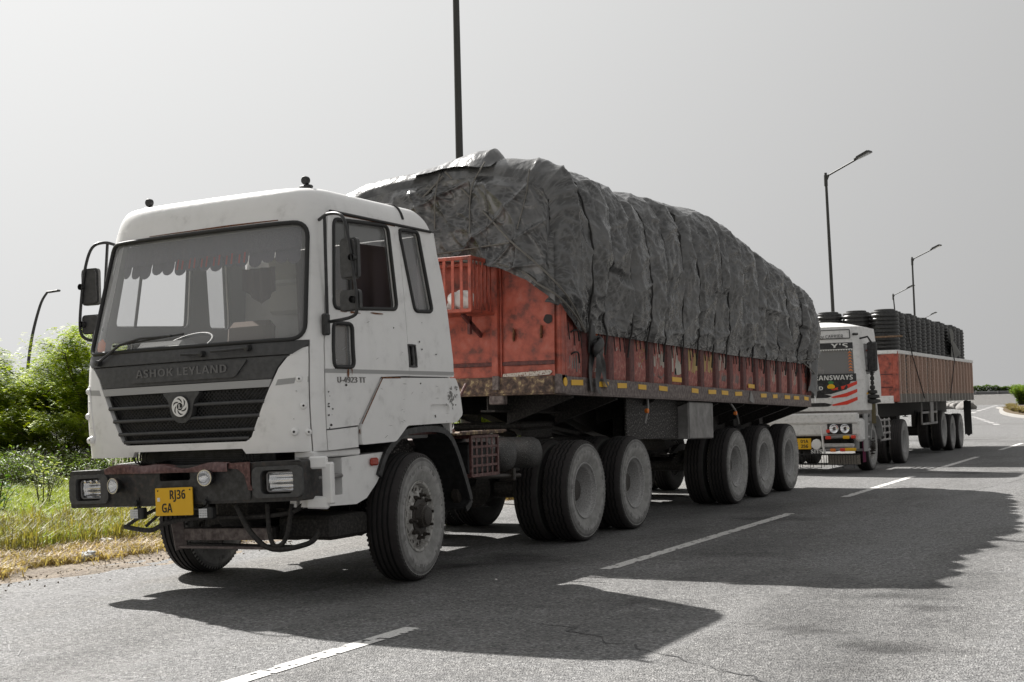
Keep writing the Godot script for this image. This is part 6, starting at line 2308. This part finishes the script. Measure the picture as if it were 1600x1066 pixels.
# feathery thorn tree: many stems, flat sprays of small leaves
func thorn_tree(seed_: int, h: float, w: float, n_spray: int, tone: float) -> Array:
	var rn := RandomNumberGenerator.new()
	rn.seed = seed_
	var wood := MB.new()
	var leaf := MB.new()
	var tips := []
	for k in 9:
		var a := TAU * k / 9.0 + rn.randf_range(-.3, .3)
		var r := w * rn.randf_range(.35, 1.0)
		var hh := h * rn.randf_range(.6, 1.0) * (1.0 - .25 * r / w)
		var p0 := Vector3(cos(a) * .12, 0, sin(a) * .12)
		var p3 := Vector3(cos(a) * r, hh, sin(a) * r)
		var p1 := p0 + Vector3(cos(a) * r * .15, hh * .4, sin(a) * r * .15)
		var p2 := p0.lerp(p3, .65) + Vector3(rn.randf_range(-.15, .15), hh * .16, rn.randf_range(-.15, .15))
		var c := curve([p0, p1, p2, p3], 5)
		wood.tube(c, rn.randf_range(.025, .04), 5, .006)
		for j in 9:
			var f := rn.randf_range(.3, 1.0)
			var q: Vector3 = c[int(f * (c.size() - 1))]
			var e := q + Vector3(rn.randf_range(-1, 1) * w * .38, rn.randf_range(-.15, .42) * h * .3, rn.randf_range(-1, 1) * w * .38)
			e.y = maxf(e.y, h * .12)
			wood.tube([q, q.lerp(e, .5) + Vector3(0, .06, 0), e], .009, 4, .003)
			tips.append([q, e])
	for k in n_spray:
		var t: Array = tips[rn.randi() % tips.size()]
		var o: Vector3 = t[0].lerp(t[1], rn.randf_range(.25, 1.15)) + Vector3(rn.randfn(0, .11), rn.randfn(0, .06), rn.randfn(0, .11)) * (w / 1.4)
		var a := rn.randf() * TAU
		var dir := Vector3(cos(a), rn.randf_range(-.35, .25), sin(a)).normalized()
		var side := dir.cross(Vector3.UP).normalized()
		var L := rn.randf_range(.1, .22)
		var hue := rn.randf()
		var base := g3(.22, .33, .03).lerp(g3(.58, .66, .04), hue * tone) * rn.randf_range(.75, 1.2)
		if rn.randf() < .16:
			base = g3(.1, .17, .04)
		leaf.col = base
		for i in 5:
			var p := o + dir * (L * (i + .5) / 5.0) + Vector3(0, -.015 * i * i * .3, 0)
			for s in [-1, 1]:
				var tip: Vector3 = p + side * s * rn.randf_range(.035, .065) + dir * .015 + Vector3(0, rn.randf_range(-.015, .012), 0)
				var wd := dir * rn.randf_range(.011, .018)
				leaf.tri(p - wd * .6, p + wd, tip + wd * .5)
				leaf.tri(p - wd * .6, tip + wd * .5, tip - wd)
	return [wood.mesh(M.bark), leaf.mesh(M.leaf)]

# leafy weed or bush of broader leaves on upright stems
func broad_plant(seed_: int, h: float, w: float, stems: int, leaves: int, size: float, ca: Color, cb: Color) -> Array:
	var rn := RandomNumberGenerator.new()
	rn.seed = seed_
	var wood := MB.new()
	var leaf := MB.new()
	for k in stems:
		var a := rn.randf() * TAU
		var r := w * sqrt(rn.randf())
		var top := Vector3(cos(a) * r, h * rn.randf_range(.6, 1.0), sin(a) * r)
		var c := curve([Vector3(cos(a) * r * .2, 0, sin(a) * r * .2), Vector3(top.x * .5, top.y * .6, top.z * .5), top], 4)
		wood.tube(c, .008, 4, .003)
		for j in leaves:
			var f := rn.randf_range(.2, 1.0)
			var p: Vector3 = c[int(f * (c.size() - 1))] + Vector3(rn.randfn(0, .03), rn.randfn(0, .03), rn.randfn(0, .03))
			var b := rn.randf() * TAU
			var d := Vector3(cos(b), rn.randf_range(-.4, .7), sin(b)).normalized()
			var s := d.cross(Vector3.UP).normalized()
			var L := size * rn.randf_range(.6, 1.3)
			leaf.col = ca.lerp(cb, rn.randf()) * rn.randf_range(.8, 1.2)
			var m := p + d * L * .5 + Vector3(0, .1 * L, 0)
			leaf.tri(p, m + s * L * .22, p + d * L)
			leaf.tri(p, p + d * L, m - s * L * .22)
	return [wood.mesh(M.bark), leaf.mesh(M.leaf)]

func plant_at(called: String, label: String, cat: String, meshes: Array, at: Vector3, turn: float, sc: float, group: String, big := true) -> void:
	var o := thing(called, label, cat, at, group)
	o.rotation.y = turn
	o.scale = Vector3.ONE * sc
	place(o, "trunk" if big else "stems", meshes[0])
	place(o, "crown" if big else "leaves", meshes[1])

func make_plants() -> void:
	M.bark = grime([g3(.05, .04, .03), g3(.13, .105, .08)], [.2, .8], .05, .4, .9)
	M.leaf = leaf_mat(Color.WHITE, .9)
	var rn := RandomNumberGenerator.new()
	rn.seed = 9
	var vh: Callable = shared["vh"]
	var t1 := thorn_tree(1, 3.5, 2.1, 7500, 1.0)
	var t2 := thorn_tree(2, 3.0, 2.4, 7500, 1.0)
	var t3 := thorn_tree(3, 2.3, 2.0, 6500, .9)
	var labels := ["feathery green thorn tree with long top sprays beside the white cab", "bright green thorn tree in front of the curved lamp pole", "low spreading thorn bush at the foot of the taller thorn trees", "thorn tree behind the other thorn trees"]
	var spots := [
		[t1, Vector3(-16.0, 0, -14.2), .4, 1.1, 0], [t2, Vector3(-17.9, 0, -13.2), 2.0, 1.2, 1], [t2, Vector3(-19.3, 0, -12.4), 1.1, 1.05, 3], [t1, Vector3(-17.4, 0, -15.6), 2.9, 1.1, 3], [t1, Vector3(-20.4, 0, -13.0), 3.9, .88, 3], [t2, Vector3(-15.0, 0, -16.6), 5.0, .98, 3],
		[t3, Vector3(-15.2, 0, -12.2), 1.0, .82, 2], [t3, Vector3(-17.0, 0, -11.4), 4.0, .8, 2], [t3, Vector3(-18.8, 0, -10.7), 2.7, .7, 2], [t2, Vector3(-22.0, 0, -16.0), .2, 1.1, 3], [t1, Vector3(-18.6, 0, -18.0), 1.2, .95, 3], [t2, Vector3(-12.8, 0, -18.0), 3.0, .9, 3], [t1, Vector3(-13.6, 0, -14.6), 5.5, .85, 3], [t3, Vector3(-11.6, 0, -15.6), 2.2, 1.0, 3], [t2, Vector3(-24.0, 0, -12.5), 4.1, 1.0, 3],
	]
	for s in spots:
		plant_at("thorn_tree", labels[s[4]], "tree", s[0], s[1] + Vector3(0, .02, 0), s[2], s[3], "thorn trees beyond the verge")
	for k in 2: # the thicket goes on behind the lorries
		var z := -22.0 - k * 7.0
		plant_at("thorn_tree", "thorn tree in the thicket behind the trailers", "tree", [t1, t2, t3][k % 3], Vector3(-10.5 - (k % 3) * 1.6, 0, z), k * 1.3, .8, "thorn trees beyond the verge")
	var w1 := broad_plant(11, .8, .7, 26, 22, .085, g3(.07, .13, .03), g3(.2, .28, .06))
	var w2 := broad_plant(12, .95, .3, 7, 20, .1, g3(.22, .27, .14), g3(.45, .5, .33))
	var w3 := broad_plant(13, .7, .35, 10, 14, .11, g3(.06, .15, .02), g3(.16, .27, .04))
	plant_at("pale_leaved_shrub", "slender pale-leaved shrub standing in the long grass beside the bumper", "shrub", w2, Vector3(-7.45, .05, -4.3), .5, 1.0, "", false)
	plant_at("leafy_weed", "dark green broad-leaved weed at the end of the dry grass bank", "weed", w3, Vector3(-7.0, .05, -3.1), 0.0, 1.0, "", false)
	for k in 24:
		var x := rn.randf_range(-17.5, -10.5)
		var z := x * .56 - 2.0 + rn.randf_range(-1.6, 1.2)
		plant_at("scrub_bush", "low scrub bush among weeds in front of the thorn trees", "shrub", w1, Vector3(x, .02, z), rn.randf() * TAU, rn.randf_range(.7, 1.15), "scrub bushes below the thorn trees", false)
	plant_at("leafy_weed", "bright green sprig growing behind the battery cage", "weed", w3, Vector3(-1.9, 0.0, -4.1), 1.0, 1.7, "", false)
	# grass: tufts of bent blades
	for q in [["long_grass", "long green grass bank behind the dry verge", g3(.2, .28, .05), g3(.42, .47, .12), .2, 12000, 3.6, 13.0, 77], ["dry_grass", "dry straw-coloured grass along the sandy road edge", g3(.34, .25, .15), g3(.55, .44, .3), .11, 7000, 2.55, 4.4, 78], ["rank_grass", "rough olive grass tussocks between straw and green grass", g3(.16, .16, .05), g3(.32, .28, .11), .3, 1700, 3.3, 5.2, 79]]:
		var g := RandomNumberGenerator.new()
		g.seed = q[8]
		var tm := MB.new()
		for k in 16:
			var a := g.randf() * TAU
			var o := Vector3(g.randfn(0, .05), 0, g.randfn(0, .05))
			var L: float = q[4] * g.randf_range(.5, 1.2)
			var bend := L * (g.randf_range(.2, .75) if q[0] != "dry_grass" else g.randf_range(.7, 1.8))
			var d := Vector3(cos(a), 0, sin(a))
			var s := Vector3(-d.z, 0, d.x) * .0055
			tm.col = q[2].lerp(q[3], g.randf())
			var m := o + Vector3(0, L * .6, 0) + d * bend * .35
			var e := o + Vector3(0, L * g.randf_range(.6, .95), 0) + d * bend
			tm.tri(o - s, o + s, m + s * .8)
			tm.tri(o - s, m + s * .8, m - s * .8)
			tm.tri(m - s * .8, m + s * .8, e)
		var mm := MultiMesh.new()
		mm.transform_format = MultiMesh.TRANSFORM_3D
		mm.use_colors = true
		mm.mesh = tm.mesh(M.leaf)
		mm.instance_count = q[5]
		for k in q[5]:
			var f := pow(g.randf(), 1.4 if q[0] == "long_grass" else 1.0)
			var x: float = -lerpf(q[6], q[7], f)
			var z := 0.0
			if q[0] == "long_grass":
				z = g.randf_range(-14.0, 5.0)
			else:
				z = g.randf_range(-9.0, 4.5)
			x += .35 * shared["nz"].get_noise_2d(z * .8, 5.0)
			var sc := g.randf_range(.6, 1.25)
			mm.set_instance_transform(k, Transform3D(Basis(Vector3.UP, g.randf() * TAU).scaled(Vector3(sc, sc * g.randf_range(.8, 1.2), sc)), Vector3(x, vh.call(x, z) - .01, z)))
			var v := g.randf_range(.75, 1.2)
			mm.set_instance_color(k, Color(v, v * g.randf_range(.95, 1.05), v))
		var mi := MultiMeshInstance3D.new()
		mi.multimesh = mm
		mi.name = numbered(q[0])
		add_child(mi)
		tag(mi, q[1], "grass", "", "stuff")
	# litter
	for q in [["crumpled_paper", "grey crumpled scrap lying on the straw at the road edge", Vector3(-2.66, .05, -.25), .075, g3(.35, .38, .4)], ["crumpled_paper", "white crumpled scrap lying higher up in the dry grass", Vector3(-3.3, .09, -1.15), .06, g3(.7, .68, .65)], ["crumpled_paper", "small pale scrap half sunk in the straw", Vector3(-3.0, .06, -.05), .045, g3(.5, .48, .45)]]:
		var b := MB.new()
		var f := FastNoiseLite.new()
		f.frequency = 5.0
		f.seed = int(q[3] * 1000)
		b.grid(func(u: float, v: float) -> Vector3:
			var a := u * TAU
			var e := v * PI
			var d := Vector3(cos(a) * sin(e), cos(e) * .6, -sin(a) * sin(e))
			return q[2] + d * q[3] * (1.0 + 1.1 * f.get_noise_3d(d.x * .3, d.y * .3, d.z * .3)), 14, 8)
		tag(part(self, q[0], b, mat(q[4], .8)), q[1], "litter")
	# loose grit thrown on the road edge
	var gm := MB.new()
	var gr := RandomNumberGenerator.new()
	gr.seed = 31
	for k in 700:
		var x := -2.3 + absf(gr.randfn(0, .3))
		var z := gr.randf_range(-6.0, 5.0)
		var s := gr.randf_range(.004, .013)
		gm.col = g3(.9, .86, .8) * gr.randf_range(.4, 1.3)
		gm.box(Vector3(x, maxf(vh.call(x, z), 0.0) + s * .35, z), Vector3(s, s, s * 1.3) , s * .2, Basis(Vector3(.3, .8, .5).normalized(), gr.randf() * TAU))
	tag(part(self, "grit", gm, M.sand), "loose grit and pebbles scattered over the road edge", "grit", "", "stuff")
	M.sand.vertex_color_use_as_albedo = true

func make_far() -> void:
	# planted island at the bend: kerb, dry grass, shrubs
	var b := MB.new()
	var edge := curve(vs([-13.0, -150, -10.6, -134, -8.0, -112, -4.9, -90, -1.0, -72, 6.0, -58, 14.0, -52, 24.0, -52]), 6)
	for i in edge.size() - 1:
		b.bar(Vector3(edge[i].x, .07, edge[i].y), Vector3(edge[i + 1].x, .07, edge[i + 1].y), .3, .16)
	part(self, "kerb", b, mat(g3(.3, .29, .27), .9), "structure")
	b = MB.new()
	b.col = g3(.3, .24, .14)
	b.grid(func(u: float, v: float) -> Vector3:
		var e: Vector2 = edge[int(u * (edge.size() - 1))]
		return Vector3(e.x + v * 60.0, .12 + .5 * sin(minf(v * 8.0, PI * .5)), e.y - v * 30.0), 30, 12)
	part(self, "island", b, M.sand, "structure")
	var sh := broad_plant(15, 2.5, 1.7, 130, 30, .26, g3(.07, .15, .02), g3(.24, .34, .05))
	var rn := RandomNumberGenerator.new()
	rn.seed = 44
	var dry := broad_plant(16, .4, .7, 140, 10, .14, g3(.2, .16, .1), g3(.32, .26, .16))
	for k in 26:
		var f := k / 25.0
		var e: Vector2 = edge[int(lerpf(4, 28, f))]
		var off := 1.6 + rn.randf() * 2.0 + (k % 3) * 1.6
		plant_at("roadside_shrub", "yellow-green shrub on the planted island at the road bend", "shrub", sh, Vector3(e.x + off * 1.1, .4, e.y - off * .4), rn.randf() * TAU, rn.randf_range(.8, 1.15), "shrubs on the island", false)
	for k in 16:
		var e: Vector2 = edge[int(lerpf(6, 26, k / 15.0))]
		plant_at("dry_tussock", "dry brown tussock along the kerb of the planted island", "grass", dry, Vector3(e.x + .9, .15, e.y - .2), rn.randf() * TAU, rn.randf_range(.7, 1.1), "dry tussocks by the kerb", false)
	# retaining wall and hedge across the far end
	b = MB.new()
	b.col = g3(.75, .73, .7)
	b.grid(func(u: float, v: float) -> Vector3: return Vector3(lerpf(-130, 110, v), lerpf(-.05, 1.75, u), lerpf(-215, -258, u)), 6, 20)
	part(self, "embankment", b, M.asphalt, "structure")
	b = MB.new()
	b.box(Vector3(-20, 2.0, -258), Vector3(180, .6, 1.0), .05)
	for k in 40:
		b.box(Vector3(-98 + k * 4.0, 2.05, -257.4), Vector3(.3, .6, .3), .05)
	tag(part(self, "retaining_wall", b, mat(g3(.16, .16, .16), .9)), "low grey retaining wall below the distant hedge", "wall")
	var hedge := MB.new()
	var hn := RandomNumberGenerator.new()
	hn.seed = 45
	for k in 60000:
		var x := hn.randf_range(-75, 35)
		var y := 2.1 + hn.randf() * (1.2 + .2 * sin(x * .35) + .12 * sin(x * 1.3) + .12 * sin(x * 3.7))
		var p := Vector3(x, y, -261 + hn.randf_range(-1.5, 1.2))
		var a := hn.randf() * TAU
		var d := Vector3(cos(a), hn.randf_range(-.3, .6), sin(a)).normalized() * hn.randf_range(.2, .4)
		var s := d.cross(Vector3.UP).normalized() * .16
		hedge.col = g3(.05, .1, .025).lerp(g3(.13, .2, .05), hn.randf())
		hedge.tri(p, p + d * .5 + s, p + d)
		hedge.tri(p, p + d, p + d * .5 - s)
	tag(part(self, "hedge", hedge, M.leaf), "long dark green hedge on the skyline at the road bend", "hedge")
	# rubble by the kerb of the far side, low dark barrier
	b = MB.new()
	b.bar(Vector3(-17.5, .3, -150), Vector3(-30, .3, -240), .8, .6, .1)
	tag(part(self, "concrete_barrier", b, mat(g3(.13, .13, .125), .9)), "low dark concrete barrier along the far road edge", "barrier")
	var f := FastNoiseLite.new()
	f.frequency = .9
	for k in 5:
		b = MB.new()
		var c := Vector3(-15.0 - k * 1.6, .3, -141.0 - k * 5.0)
		var rr2 := .9 - .08 * k
		b.grid(func(u: float, v: float) -> Vector3:
			var a := u * TAU
			var e := v * PI
			var d := Vector3(cos(a) * sin(e), cos(e) * .7, -sin(a) * sin(e))
			return c + d * rr2 * (1.0 + .8 * f.get_noise_3d(d.x + k * 9.0, d.y, d.z)), 12, 8)
		tag(part(self, "rubble_stone", b, mat(g3(.22, .21, .2), .9)), "grey rubble stone heaped at the end of the far barrier", "stone", "rubble at the barrier")
